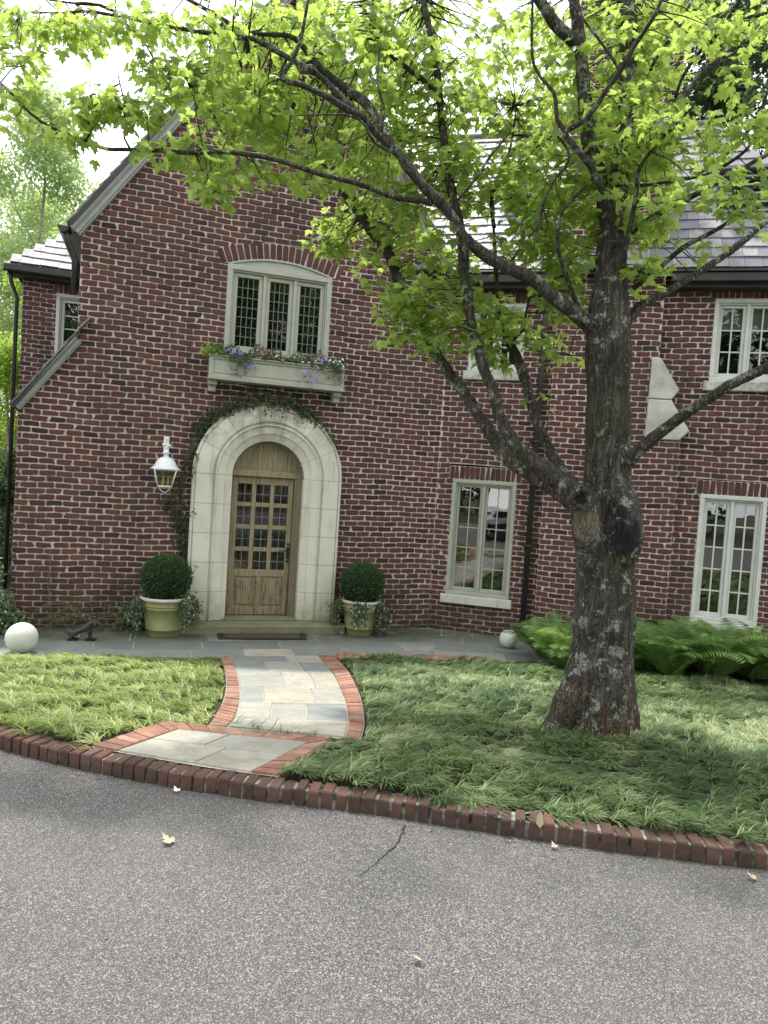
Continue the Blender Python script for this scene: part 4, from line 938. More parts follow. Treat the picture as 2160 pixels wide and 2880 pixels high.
big.append(limb([(1625,1400,5.35,60),(1609,1367,5.4,55),(1583,1327,5.5,44),(1554,1283,5.6,38),(1526,1226,5.7,36),(1504,1171,5.75,34),(1489,1117,5.8,32),(1475,1063,5.85,36),(1453,1005,5.9,36),(1431,961,5.95,28),(1417,922,6.0,24),(1405,898,6.0,20),(1400,845,6.0,18),(1395,765,6.05,16),(1389,646,6.1,13),(1385,540,6.1,9)]))
big.append(limb([(1700,980,5.35,60),(1660,920,5.3,56),(1620,885,5.25,52),(1551,831,5.2,50),(1498,784,5.15,46),(1458,766,5.1,42),(1405,742,5.08,40),(1365,718,5.05,38),(1326,688,5.0,36),(1300,660,5.0,36),(1276,616,4.97,36),(1241,573,4.95,36),(1197,529,4.93,34),(1154,482,4.9,32),(1119,434,4.9,28),(1067,382,4.87,27),(1024,334,4.85,26),(963,278,4.85,22),(893,208,4.85,20),(807,160,4.85,19),(720,113,4.85,18),(651,104,4.85,17),(499,78,4.85,16),(412,61,4.85,15),(347,43,4.85,15),(282,17,4.85,13),(208,9,4.85,11),(108,-5,4.85,8)]))
big.append(limb([(1740,1300,5.3,70),(1775,1290,5.2,50),(1796,1268,5.15,46),(1852,1220,5.05,40),(1917,1172,4.95,38),(1982,1129,4.85,36),(2048,1085,4.78,37),(2160,1029,4.7,34),(2320,940,4.6,28)]))
big.append(limb([(1730,930,5.35,60),(1774,894,5.4,36),(1809,855,5.45,30),(1874,820,5.5,27),(1961,768,5.6,26),(2026,725,5.65,25),(2091,677,5.7,24),(2160,618,5.8,22),(2300,520,5.9,16)]))
big.append(limb([(1725,700,5.35,60),(1700,560,5.35,46),(1680,480,5.35,46),(1655,400,5.35,46),(1650,347,5.35,46),(1640,250,5.35,42),(1632,130,5.35,40),(1614,0,5.35,34),(1600,-150,5.35,26)]))
big.append(limb([(1722,720,5.38,60),(1740,520,5.45,58),(1755,400,5.5,56),(1765,250,5.55,54),(1768,100,5.6,52),(1768,-50,5.65,48),(1775,-250,5.7,36)]))
small=[]
small.append(limb([(1636,150,5.35,34),(1600,100,5.3,34),(1560,60,5.25,32),(1518,0,5.2,30),(1480,-90,5.1,22)]))
small.append(limb([(1024,334,4.85,22),(980,312,4.8,20),(915,269,4.8,17),(850,239,4.75,16),(789,221,4.7,15),(820,174,4.7,12),(846,108,4.7,10),(867,0,4.7,8)]))
small.append(limb([(1180,505,4.95,24),(1093,386,5.1,24),(1024,286,5.2,26),(963,243,5.25,24),(893,182,5.3,20),(850,130,5.3,16),(815,100,5.3,13),(720,96,5.35,10),(651,69,5.35,12),(586,26,5.35,11),(521,-6,5.35,9)]))
small.append(limb([(1783,812,5.4,16),(1852,755,5.3,14),(1917,699,5.2,13),(1995,655,5.1,12),(2160,570,4.95,11)]))
small.append(limb([(1765,660,5.4,18),(1826,616,5.35,16),(1917,568,5.3,16),(2004,521,5.25,15),(2091,473,5.2,13),(2160,430,5.15,12),(2250,380,5.1,9)]))
small.append(limb([(1770,440,5.5,22),(1813,390,5.5,22),(1874,321,5.5,22),(1939,252,5.5,22),(1995,191,5.5,21),(2069,130,5.5,18),(2160,104,5.5,14),(2250,90,5.5,9)]))
small.append(limb([(1731,694,5.2,24),(1718,608,5.1,22),(1722,560,5.05,20),(1692,529,5.0,20),(1666,477,4.95,19),(1627,425,4.9,18),(1592,369,4.85,18),(1648,338,4.8,14),(1700,260,4.75,14),(1744,200,4.7,14),(1796,113,4.65,13),(1831,56,4.6,12),(1861,0,4.6,10),(1880,-80,4.6,8)]))
small.append(limb([(1592,369,4.85,14),(1566,338,4.85,12),(1557,260,4.85,10),(1522,217,4.85,9),(1496,152,4.85,8),(1496,0,4.85,7)]))
small.append(limb([(1744,200,4.7,9),(1700,130,4.7,8),(1640,50,4.7,7),(1600,0,4.7,6)]))
small.append(limb([(1215,575,4.95,16),(1197,564,4.93,16),(1145,560,4.88,15),(1089,547,4.8,15),(1024,521,4.75,14),(937,499,4.7,14),(872,482,4.65,13),(807,456,4.6,13),(746,443,4.6,13),(625,430,4.6,12),(477,427,4.6,11),(369,421,4.6,11),(299,417,4.6,10),(243,395,4.6,9),(174,373,4.6,8),(117,343,4.6,7),(65,299,4.6,7),(35,269,4.6,6),(-30,200,4.6,5)]))
small.append(limb([(1241,270,5.8,18),(1180,220,5.75,15),(1130,180,5.7,12),(1060,110,5.65,9),(1050,0,5.6,7)]))
small.append(limb([(1290,560,5.0,9),(1340,500,5.0,8),(1380,440,5.0,7),(1435,370,5.0,5)]))
small.append(limb([(1560,380,5.3,8),(1600,440,5.2,8),(1530,560,5.1,7),(1500,700,5.05,6)]))
small.append(limb([(370,422,4.6,7),(352,390,4.6,5),(350,300,4.6,4),(332,215,4.6,3)]))
small.append(limb([(243,392,4.6,5),(262,360,4.6,4),(300,340,4.6,3)]))
small.append(limb([(350,45,4.85,9),(300,40,4.85,8),(230,30,4.85,7),(150,36,4.85,5),(60,40,4.85,3)]))
small.append(limb([(350,60,4.85,5),(400,110,4.85,5),(450,190,4.85,4),(520,210,4.85,3)]))
small.append(limb([(2160,330,4.9,8),(2100,420,5.0,9),(2010,480,5.1,9),(1900,510,5.2,8),(1800,520,5.3,8)]))
small.append(limb([(1500,985,5.9,8),(1560,990,5.8,5),(1630,1000,5.7,3)]))
small.append(limb([(1431,965,5.95,10),(1470,930,5.9,9),(1480,880,5.9,7),(1490,820,5.9,5)]))
small.append(limb([(2160,250,5.2,8),(2130,330,5.2,8),(2060,420,5.2,8),(1960,490,5.25,7)]))
small.append(limb([(2080,0,4.9,14),(2030,70,5.,13),(1985,140,5.05,10),(1960,180,5.1,8)]))
small.append(limb([(1945,0,5.2,9),(1910,80,5.2,9),(1860,140,5.3,9),(1830,200,5.4,8)]))
small.append(limb([(1390,640,6.1,12),(1380,560,6.0,10),(1410,480,5.9,8),(1440,400,5.8,6),(1450,300,5.8,4)]))
small.append(limb([(1640,900,5.3,14),(1600,800,5.2,12),(1570,700,5.1,10),(1580,600,5.0,9),(1650,520,5.0,8)]))
small.append(limb([(1395,760,6.05,10),(1440,730,6.0,8),(1480,660,5.9,7),(1490,600,5.9,5)]))
small.append(limb([(1750,760,5.2,16),(1770,640,5.1,14),(1790,540,5.05,12),(1800,470,5.0,10),(1850,400,4.95,8),(1950,300,4.9,6)]))
small.append(limb([(2160,40,4.9,12),(2080,60,5.0,13),(2000,110,5.1,12),(1930,200,5.2,10),(1900,280,5.3,8)]))
small.append(limb([(1119,434,4.9,12),(1050,400,4.8,9),(1010,340,4.75,7),(930,320,4.7,5),(820,330,4.7,3)]))
small.append(limb([(1067,382,4.9,9),(1080,300,4.85,8),(1060,220,4.8,6),(1070,130,4.8,4)]))
tb=MB()
nodes=[]
for ci,c in enumerate(big):
    P,r=cr_path(c,.05)
    if ci>=5: r=[q*(.84 if ci<11 else .9) for q in r]
    for i in range(len(P)):
        k=max(.006,r[i]*.10); nn=mnoise.noise_vector(P[i]*3.1)*k; P[i]=P[i]+nn; r[i]*=1+.10*mnoise.noise(P[i]*6)
    tb.tube(P,r,20 if r[0]>.06 else 12); nodes+=[(p,q) for p,q in zip(P,r)]
tr=tb.build('trunk',M['bark'],maple)
m=tr.modifiers.new('union','REMESH'); m.mode='VOXEL'; m.voxel_size=.011; m.use_smooth_shade=True
m=tr.modifiers.new('soften','SMOOTH'); m.factor=.5; m.iterations=7
tx=bpy.data.textures.new('barkdisp','CLOUDS'); tx.noise_scale=.07; tx.noise_depth=3
m=tr.modifiers.new('rough','DISPLACE'); m.texture=tx; m.strength=.016; m.mid_level=.5
tb=MB()
for c in small:
    P,r=cr_path(c,.05)
    for i in range(len(P)): P[i]=P[i]+mnoise.noise_vector(P[i]*5)*.012; r[i]=max(.0025,r[i]*(1+.12*mnoise.noise(P[i]*9)))
    tb.tube(P,r,9); nodes+=[(p,q) for p,q in zip(P,r)]
# knot hole
kh=MB(); pc=at(1635,1404,5.0); dn=(Vector((0,0,H))-pc).normalized()+Vector((.1,0,0)); dn.normalize()
s1=dn.cross(Vector((0,0,1))).normalized(); s2=dn.cross(s1)
rows=[]
for rr_,hh_ in ((.085,-.05),(.078,-.01),(.06,.008),(.045,.0),(.036,-.03),(.03,-.09)):
    for k in range(24):
        a=2*PI*k/24; w=1+.12*math.sin(3*a+1)+.07*math.sin(7*a); rows.append(pc+s1*rr_*w*math.cos(a)+s2*rr_*w*math.sin(a)*1.05+dn*hh_)
kh.add(rows,[(i*24+k,i*24+(k+1)%24,(i+1)*24+(k+1)%24,(i+1)*24+k) for i in range(5) for k in range(24)]+[tuple(5*24+k for k in range(24))],0,.5,True)
kn=kh.build('knot_hole',[M['bark']],maple)
kd=MB(); kd.add([pc+s1*.046*math.cos(2*PI*k/20)+s2*.046*math.sin(2*PI*k/20)-dn*.028 for k in range(20)],[tuple(range(20))]); kd.build('hollow',M['crack'],kn)
# crown sprays : (px,py,rx,ry,Y,dY,sprays)
CL=[(60,60,90,80,4.9,.3,9),(200,60,130,50,4.9,.3,14),(210,110,70,40,4.9,.3,5),(50,170,60,60,4.8,.3,7),(30,260,50,40,4.6,.2,5),(30,330,30,40,4.6,.2,3),
(430,60,120,60,5.0,.4,12),(420,160,60,70,4.9,.2,6),(480,240,60,50,4.9,.2,7),(300,290,90,50,4.6,.15,12),(390,310,80,60,4.6,.15,10),(230,330,50,40,4.6,.1,4),(180,390,40,20,4.6,.1,2),(430,420,70,30,4.6,.1,5),(250,420,30,20,4.6,.1,1),
(560,240,90,90,4.9,.4,16),(600,120,120,110,5.1,.5,24),(560,420,60,40,4.7,.2,6),(600,500,70,50,4.7,.2,9),(600,540,50,20,4.7,.1,3),(680,330,110,110,4.9,.5,22),(690,500,60,50,4.8,.3,6),
(760,120,130,120,5.2,.6,34),(800,300,120,110,5.0,.5,26),(860,430,110,70,5.0,.4,14),(900,520,60,40,4.8,.3,5),
(950,90,140,110,5.4,.7,40),(1000,270,130,110,5.4,.6,34),(1030,430,120,90,5.4,.6,26),(940,610,50,40,6.1,.2,5),(960,660,60,50,5.9,.2,8),(1010,600,60,60,5.9,.3,7),(940,690,40,30,5.9,.2,4),(1100,580,100,60,5.6,.5,13),
(1120,80,120,100,5.7,.7,34),(1180,240,120,110,5.7,.6,32),(1200,400,110,90,5.6,.6,26),(1120,700,90,60,5.8,.3,9),(1100,850,60,50,5.8,.2,11),(1180,840,80,60,5.8,.3,11),(1110,920,40,30,5.8,.15,4),(1180,960,60,40,5.8,.2,7),(1250,800,90,80,5.9,.4,14),(1060,770,30,30,5.8,.1,2),
(1320,100,110,120,5.8,.8,18),(1330,330,90,110,5.6,.6,22),(1350,520,100,80,5.5,.5,18),(1215,560,60,80,5.6,.3,15),(1150,640,50,40,5.8,.3,5),(1270,680,70,60,5.6,.4,10),(1370,880,70,50,5.8,.3,12),(1300,940,70,50,5.8,.3,8),(1440,900,60,60,5.9,.3,10),(1400,1010,50,40,5.9,.2,6),
(1480,150,80,150,5.8,.8,18),(1480,380,90,120,5.4,.6,24),(1500,560,110,90,5.3,.5,26),(1480,680,90,60,5.3,.4,14),(1560,780,70,60,5.6,.3,14),(1560,690,90,50,5.4,.4,12),(1520,960,50,30,5.8,.2,5),(1540,1120,50,30,5.8,.2,1),(1590,1000,40,16,5.7,.1,2),(1600,860,50,40,5.6,.2,8),
(1620,180,110,140,5.5,.6,24),(1640,380,110,110,5.2,.6,28),(1640,560,110,90,5.1,.5,26),(1640,700,60,50,5.2,.4,5),
(1780,160,110,130,5.2,.6,28),(1800,330,120,110,5.0,.5,32),(1790,480,110,80,5.0,.5,26),(1780,620,90,60,5.1,.4,14),(1820,780,40,50,5.2,.2,6),(1850,680,60,30,5.2,.2,3),
(1700,40,110,60,5.7,.4,14),(1850,60,90,70,5.7,.4,22),(1830,180,90,70,5.6,.4,14),(1560,60,60,50,5.7,.4,5),(1930,60,110,80,5.0,.6,22),(1930,330,110,60,4.9,.4,17),(1950,420,90,50,4.9,.4,12),(1900,540,80,60,5.0,.4,9),(2010,560,90,40,4.9,.3,7),(2080,60,90,80,4.9,.5,16),(2090,250,80,60,4.9,.4,6),(2120,360,60,60,4.8,.3,8),(2090,520,80,60,4.8,.3,12),(2130,600,40,30,4.8,.2,4),(1990,680,50,20,5.0,.2,1),
# crown beyond the frame (shades the lawn, shows in the windows)
(300,-200,300,120,5.0,.7,30),(800,-200,300,120,5.3,.9,46),(1300,-200,300,130,5.6,1.0,50),(1800,-200,300,130,5.4,1.0,50),(2300,0,150,250,5.0,.6,34),(1300,-600,500,250,5.6,1.3,70),(1900,-600,400,250,5.4,1.3,60),(2350,500,130,200,4.9,.5,16)]
NP=np.array([p[:] for p,_ in nodes]); pos=[];yw=[];tl=[];rl=[];sz=[];rd=[]
tw=MB()
for cx,cy,rx,ry,Yc,dY,ns in CL:
    if cx<640 and cy>-90: rx=max(10,rx-32); ry=max(8,ry-28); ns=ns*.8
    if cx>1880 and cy>0: ns=ns*.6
    if 640<cx<1880 and 0<cy<750: Yc+=.45; ns*=1.12
    ns=int(ns*(.28 if cy<-100 else 1.)+.6)
    for s in range(ns):
        while True:
            a,b=random.uniform(-1,1),random.uniform(-1,1)
            if a*a+b*b<=1: break
        c=at(cx+a*rx,cy+b*ry,Yc+random.uniform(-dY,dY))
        i=int(np.argmin(((NP-np.array(c))**2).sum(1))); p0=Vector(NP[i]); v=c-p0; L=v.length
        if L>.05:
            mid=p0+v*.5+Vector((random.uniform(-.05,.05),random.uniform(-.05,.05),random.uniform(0,.08)))*min(1,L*2)
            tw.tube([p0,mid,c],[min(.008,.003+.005*L),.0035,.0018],5)
        k=random.randint(8,13); base=random.gauss(.5,.2); d0=v.normalized() if L>.05 else Vector((1,0,0))
        for q in range(k):
            r=random.uniform(.03,.165); an=random.uniform(0,2*PI)
            p=c+Vector((r*math.cos(an),r*math.sin(an),random.uniform(-.06,.05)-.4*r*r))
            pos.append(p[:]); yw.append(an-PI/2+random.gauss(0,.5)); tl.append(random.gauss(-.5,.5)); rl.append(random.gauss(0,.5)); sz.append(random.uniform(.050,.102)); rd.append(min(1,max(0,base+random.gauss(0,.15))))
            if random.random()<.35: tw.tube([c,Vector(p)],[.0015,.0008],3,cap=False)
print('maple leaves',len(pos))
tb.build('limbs',M['bark'],maple); tw.build('twigs',M['twigbark'],maple)
scatter('crown',ml,mf,np.array(pos),np.array(yw),np.array(tl),np.array(rl),np.array(sz),M['maple'],maple,np.array(rd),curl=.25)
# ------------------------------------------------------------------ background trees
def crown_cloud(n,blobs,leaf,seed,flat=.0):
    r=np.random.default_rng(seed); P=[]; S=[]
    w=np.array([b[3]**2 for b in blobs]); w/=w.sum()
    ch=r.choice(len(blobs),n,p=w); B=np.array(blobs)[ch]
    d=r.normal(size=(n,3)); d/=np.linalg.norm(d,axis=1)[:,None]; rad=r.random(n)**.45
    P=B[:,:3]+d*(rad*B[:,3])[:,None]*np.array([1,1,.8])
    return P,r.uniform(0,2*PI,n),r.normal(-.4,.6,n),r.normal(0,.5,n),r.uniform(.7,1.3,n)*leaf,(B[:,2]*0+.5+ .3*(r.random(len(blobs))[ch]-.5)+r.normal(0,.2,n)).clip(0,1)
def tree(base,height,spread,n,leaf,mat,bark,label,group,seed,low=.25,nb=40,blobr=.16,trunkr=.12,name='tree',cat='tree'):
    t=tag(empty(name,base),label,cat,group); rs=random.Random(seed); bl=[]; b=MB(); B=Vector(base)
    top=B+Vector((rs.uniform(-.3,.3),rs.uniform(-.3,.3),height*.93))
    pth=[B+(top-B)*k+Vector((rs.uniform(-.12,.12),rs.uniform(-.12,.12),0))*(height*.06) for k in (0,.2,.4,.6,.8,1)]; pth[0]=B
    b.tube(pth,[trunkr*x for x in (1.2,1,.8,.55,.35,.1)],8)
    for i in range(nb):
        k=low+(1-low)*rs.random()**.8; a=rs.uniform(0,2*PI); prof=math.sin(PI*min(1,(k-low)/(1-low)*.75+.22))
        r=spread*prof*rs.uniform(.25,1.); c=B+(top-B)*k+Vector((r*math.cos(a),r*math.sin(a),rs.uniform(-.05,.05)*height))
        bl.append((c.x,c.y,c.z,blobr*spread*rs.uniform(.7,1.5)))
        if i%2==0: s=B+(top-B)*max(.1,k-.15); b.tube([s,(s+c)/2+Vector((0,0,.1)),c],[trunkr*.3*(1.1-k),trunkr*.2*(1.1-k),.01],5)
    b.build('trunk',bark,t)
    P,y,ti,ro,s,c=crown_cloud(n,bl,leaf,seed)
    scatter('crown',dia,diaf,P,y,ti,ro,s,mat,t,c); return t
g1='hazy trees beyond the left end of the house'
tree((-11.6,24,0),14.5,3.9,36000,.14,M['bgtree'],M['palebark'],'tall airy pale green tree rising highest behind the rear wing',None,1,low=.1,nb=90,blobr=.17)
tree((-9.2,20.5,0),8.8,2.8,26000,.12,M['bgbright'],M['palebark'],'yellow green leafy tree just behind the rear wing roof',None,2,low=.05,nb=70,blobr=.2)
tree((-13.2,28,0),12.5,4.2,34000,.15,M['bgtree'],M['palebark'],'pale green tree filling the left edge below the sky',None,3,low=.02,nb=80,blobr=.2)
tree((-7.9,15.5,0),4.6,1.5,16000,.085,M['bgbright'],M['palebark'],'low bright green tree beside the left corner of the brick wall',None,4,low=.0,nb=60,blobr=.25,trunkr=.06)
tree((-6.6,13.0,0),2.4,.95,12000,.07,M['bgdark'],M['palebark'],'dark leafy undergrowth bush behind the left house corner',None,5,low=0,nb=50,blobr=.28,trunkr=.04,name='bush',cat='bush')
tree((1.5,30,0),15.5,4.4,26000,.22,M['bgbright'],M['palebark'],'sunny yellow green tree showing above the valley between both roofs',None,6,low=.2,nb=80,blobr=.2,trunkr=.2)
tree((6.2,28,0),17.5,4.2,26000,.22,M['bgbright'],M['palebark'],'bright tree behind the chimney stack',None,7,low=.2,nb=80,blobr=.2,trunkr=.2)
tree((12.2,24,0),23,4.8,52000,.19,M['bgdark'],M['palebark'],'dark green tree behind the hipped slate roof at top right',None,8,low=.15,nb=90,blobr=.2,trunkr=.2)
tree((9.9,27,0),21,3.4,30000,.19,M['bgdark'],M['palebark'],'narrow dark tree between the chimney and the hip ridge',None,9,low=.2,nb=60,blobr=.22,trunkr=.15)
# trees across the drive, behind the camera: they show in the window glass
for i,(x,y,h) in enumerate([(-18,-16,13),(-12,-19,16),(-6,-17,14),(0,-19,17),(6,-17,15),(12,-19,16),(18,-17,14)]):
    tree((x,y,.5),h,4.3,9000,.36,M['bgdark'],M['palebark'],'dark tree across the driveway, mirrored in the window glass','trees across the drive',50+i,low=.08,nb=60,blobr=.24,trunkr=.2)
# ------------------------------------------------------------------ planters
def planter(px,py,Rr,hgt,ballr,label,seed,side):
    base=onz(px,py,0.012); base.y+=Rr*.6
    rs=random.Random(seed)
    t=tag(empty('potted_topiary',base),label,'potted plant','clipped boxwood pots either side of the door')
    b=MB(); h=hgt; prof=[(.001,0),(Rr*.68,0),(Rr*.70,.012),(Rr*.73,h*.17),(Rr*.755,h*.175),(Rr*.755,h*.20),(Rr*.735,h*.205),(Rr*.86,h*.70),(Rr*.885,h*.705),(Rr*.885,h*.725),(Rr*.87,h*.73),(Rr*.885,h*.77),(Rr*.905,h*.775),(Rr*.905,h*.795),(Rr*.89,h*.80),(Rr*.92,h*.90),(Rr*.84,h*.93)]
    b.lathe(base,prof,40); b.build('pot',M['terracotta'],t)
    b=MB(); b.lathe(base,[(Rr*.92,h*.90),(Rr*.99,h*.915),(Rr*1.02,h*.94),(Rr*1.02,h*.97),(Rr*.99,h*.995),(Rr*.93,h),(Rr*.88,h*.98),(Rr*.86,h*.9)],40); b.build('rim',M['pale_rim'],t)
    b=MB(); b.lathe(base,[(.001,h*.92),(Rr*.87,h*.92)],24); b.build('soil',M['soil'],t)
    cen=base+Vector((0,0,h+ballr*.74)); 
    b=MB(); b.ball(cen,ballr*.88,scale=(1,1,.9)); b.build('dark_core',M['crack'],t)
    n=9000; r=np.random.default_rng(seed); d=r.normal(size=(n,3)); d/=np.linalg.norm(d,axis=1)[:,None]
    az=np.arctan2(d[:,1],d[:,0]); bumpy=1+.03*np.sin(5*az+3*d[:,2])+.03*np.sin(9*az-4*d[:,2]+1)+r.normal(0,.02,n)+np.where(r.random(n)<.02,r.uniform(.03,.10,n),0)
    P=np.array(cen)+d*ballr*(.90+.1*r.random(n))[:,None]*bumpy[:,None]*np.array([1,1,.93])
    yaw=az-PI/2+r.normal(0,.8,n); tilt=np.arcsin(d[:,2])+r.normal(0,.6,n)
    scatter('topiary_ball',dia,diaf,P,yaw,tilt,r.normal(0,.6,n),r.uniform(.016,.03,n),M['box'],t,(.45+.3*d[:,2]+r.normal(0,.2,n)).clip(0,1))
    # trailing ivy
    P=[]
    for (a0,a1_,cnt,dr) in side:
        b=MB()
        for k in range(cnt):
            a=R(rs.uniform(a0,a1_)); p=base+Vector((Rr*.9*math.cos(a),Rr*.9*math.sin(a),h*.97)); path=[p.copy()]
            L=rs.uniform(.4,1)*dr; ou=rs.uniform(.03,.13)
            for s in range(1,9):
                f=s/8; q=base+Vector(((Rr*1.0+ou*math.sin(f*2.2)+rs.uniform(-.01,.01))*math.cos(a+rs.uniform(-.05,.05)),(Rr+ou*math.sin(f*2.2))*math.sin(a),h*1.02-L*f)); q.z=max(q.z,.02); path.append(q)
            b.tube(path,.003,4,cap=False)
            for q in path:
                for _ in range(7): P.append((q.x+rs.gauss(0,.028),q.y+rs.gauss(0,.028),max(.015,q.z+rs.gauss(0,.03))))
        b.build('ivy_stem',M['stem'],t)
    P=np.array(P); n=len(P); r=np.random.default_rng(seed+1)
    iv=scatter('ivy',ovl,ovf,P,r.uniform(0,6.28,n),r.normal(-.9,.4,n),r.normal(0,.4,n),r.uniform(.025,.045,n),M['ivy'],t)
planter(447,1793,.305,.50,.315,'mossy clay pot with clipped boxwood ball left of the door, ivy trailing to both sides',3,[(150,230,16,.5),(-40,40,14,.42)])
planter(1008,1788,.275,.48,.300,'mossy clay pot with clipped boxwood ball right of the door, ivy hanging over its front',5,[(150,215,13,.5),(250,285,7,.38),(-35,35,16,.55)])
# stone balls
for px,py,r_,lab in ((54,1838,.168,'large pale stone ball on the paving at the far left'),(1430,1824,.125,'smaller pale stone ball half hidden by the fern clump')):
    c=onz(px,py,.012); b=MB(); b.ball((c.x,c.y+.04,r_+.010),r_,nu=40,nv=24); o=b.build('stone_ball',M['ballstone']); tag(o,lab,'stone ball','stone balls on the patio')
# doormat
q=[onz(*p,.014) for p in ((614,1799),(863,1800),(856,1773),(606,1772))]
dm=tag(empty('doormat',((q[0]+q[2])/2)),'brown coir doormat with black rubber lattice border on the paving','doormat')
def zz(p,h): return Vector((p.x,p.y,p.z+h))
c=sum(q,Vector())/4; inn=[c+(p-c)*.84 for p in q]
b=MB(); b.hexa([zz(p,0) for p in inn]+[zz(p,.014) for p in inn]); b.build('coir_pile',M['matc'],dm)
b=MB()
for i in range(4):
    a,d_=q[i],q[(i+1)%4]; a2,d2=inn[i],inn[(i+1)%4]; b.hexa([zz(a,0),zz(d_,0),zz(d2,0),zz(a2,0),zz(a,.010),zz(d_,.010),zz(d2,.016),zz(a2,.016)])
    k=int((d_-a).length/.035)
    for s in range(k):
        m0=a+(d_-a)*(s+.5)/k; m1=a2+(d2-a2)*(s+.5)/k; pm=(m0+m1)/2; b.ball(zz(pm,.014),.009,nu=8,nv=4)
b.build('rubber_border',M['rubber'],dm)
# small iron dog figure (front and rear halves on little plates)
dg=onz(228,1800,.012); dog=tag(empty('dog_figurine',dg),'small dark metal dog figure standing on the paving near the large ball','figurine')
def skin(name,verts,edges,mat,parent,sub=2):
    me=bpy.data.meshes.new(name); me.from_pydata([v[:3] for v in verts],edges,[]); o=bpy.data.objects.new(name,me); col.objects.link(o); o.parent=parent
    m_=o.modifiers.new('s','SKIN'); 
    for i,v in enumerate(verts): me.skin_vertices[0].data[i].radius=(v[3],v[3])
    me.skin_vertices[0].data[0].use_root=True
    s=o.modifiers.new('d','SUBSURF'); s.levels=sub; s.render_levels=sub; me.materials.append(mat); return o
hd=[(.085,0,.15,.048),(.10,0,.205,.042),(.15,0,.222,.032),(.19,-.01,.21,.038),(.235,-.02,.17,.022),(.25,-.02,.135,.014),(.09,-.028,.09,.014),(.10,-.03,.02,.009),(.10,.03,.09,.014),(.11,.03,.02,.009),(.03,0,.135,.038),(-.04,0,.10,.032),(-.10,0,.09,.045),(-.15,0,.10,.034),(-.17,0,.15,.010),(-.165,0,.185,.007),(-.10,-.03,.045,.016),(-.105,-.03,.015,.010),(-.10,.03,.045,.016),(-.095,.03,.015,.010)]
try:
    for i_,v in enumerate(hd): pass
    me=bpy.data.meshes.new('body'); me.from_pydata([v[:3] for v in hd],[(0,1),(1,2),(2,3),(3,4),(4,5),(0,6),(6,7),(0,8),(8,9),(0,10),(10,11),(11,12),(12,13),(13,14),(14,15),(12,16),(16,17),(12,18),(18,19)],[])
    o=bpy.data.objects.new('body',me); col.objects.link(o); o.parent=dog; o.rotation_euler=(0,0,TA-.15)
    o.modifiers.new('s','SKIN')
    lay=me.skin_vertices[0] if len(me.skin_vertices) else None
    if lay is None: raise RuntimeError('no skin layer')
    for i_,v in enumerate(hd): lay.data[i_].radius=(v[3],v[3])
    lay.data[0].use_root=True
    s=o.modifiers.new('d','SUBSURF'); s.levels=2; s.render_levels=2; me.materials.append(M['dark_metal'])
except Exception as ex: print('skin',ex)
b=MB(); PD=lambda x,y,z:dog.location+Vector((x*math.cos(TA-.15)-y*math.sin(TA-.15),x*math.sin(TA-.15)+y*math.cos(TA-.15),z))
for cx in (.10,-.10): b=MB(); b.hexa([PD(cx-.045,-.055,0),PD(cx+.065,-.055,0),PD(cx+.065,.055,0),PD(cx-.045,.055,0)]+[PD(cx-.045,-.055,.016),PD(cx+.065,-.055,.016),PD(cx+.065,.055,.016),PD(cx-.045,.055,.016)]); b.build('base_plate',M['black'],dog)
for s in (-1,1): b=MB(); b.tube([PD(.175,s*.03-.01,.225),PD(.16,s*.05-.01,.20),PD(.165,s*.052-.01,.165)],[.010,.016,.006],8); b.build('ear',M['dark_metal'],dog)
# ------------------------------------------------------------------ window box
wb=tag(empty('window_box',PA(-2.49,3.4,.15)),'long panelled sage window box under the leaded window, held by two brackets','window box')
OF=.27
bu0=onw(587,1050,TA,OF)[0]; bu1=onw(968,1080,TA,OF)[0]; bz1=onw(588,995,TA,OF)[1]; bz0=onw(587,1061,TA,OF)[1]
b=MB()
b.pbox(PA,bu0,bu1,bz0+.02,bz1-.02,.02,OF-.022); 
for a,c_,z0_,z1_ in ((bu0,bu1,bz1-.05,bz1-.02),(bu0,bu1,bz0,bz0+.05),(bu0,bu0+.055,bz0+.05,bz1-.05),(bu1-.055,bu1,bz0+.05,bz1-.05)): b.bbox(PA,a,c_,z0_,z1_,.02,OF-.004,.006)
b.bbox(PA,bu0-.015,bu1+.015,bz1-.02,bz1+.004,.01,OF+.014,.008); b.bbox(PA,bu0-.010,bu1+.010,bz0-.014,bz0+.001,.01,OF+.008,.006)
b.bbox(PA,bu0+.075,bu1-.075,bz0+.068,bz1-.068,.10,OF-.014,.008)
b.build('box_panel',M['trim'],wb)
for a in (bu0+.01,bu1-.12):
    b=MB(); b.bbox(PA,a,a+.11,bz0-.08,bz0-.016,.0,.20,.01); b.bbox(PA,a+.006,a+.10,bz0-.16,bz0-.081,.0,.14,.012); b.build('bracket',M['trim'],wb)
r=np.random.default_rng(77); n=3300
uu=r.uniform(bu0+.0,bu1+.02,n); hz=.05+.06*np.abs(np.sin(uu*5.3))+.05*np.sin(uu*11+1)**2; zz_=bz1+r.random(n)**1.4*hz*1.5-.01; oo=r.uniform(.03,OF+.03,n)
P=np.array([PA(a,b_,c_)[:] for a,b_,c_ in zip(uu,zz_,oo)])
fo=scatter('foliage',ovl,ovf,P,r.uniform(0,6.28,n),r.normal(-.2,.6,n),r.normal(0,.5,n),r.uniform(.02,.045,n),M['ivy'],wb,(r.random(n)*.75))
lm=(uu<bu0+.22); b=MB(); P2=[];
rs=random.Random(4)
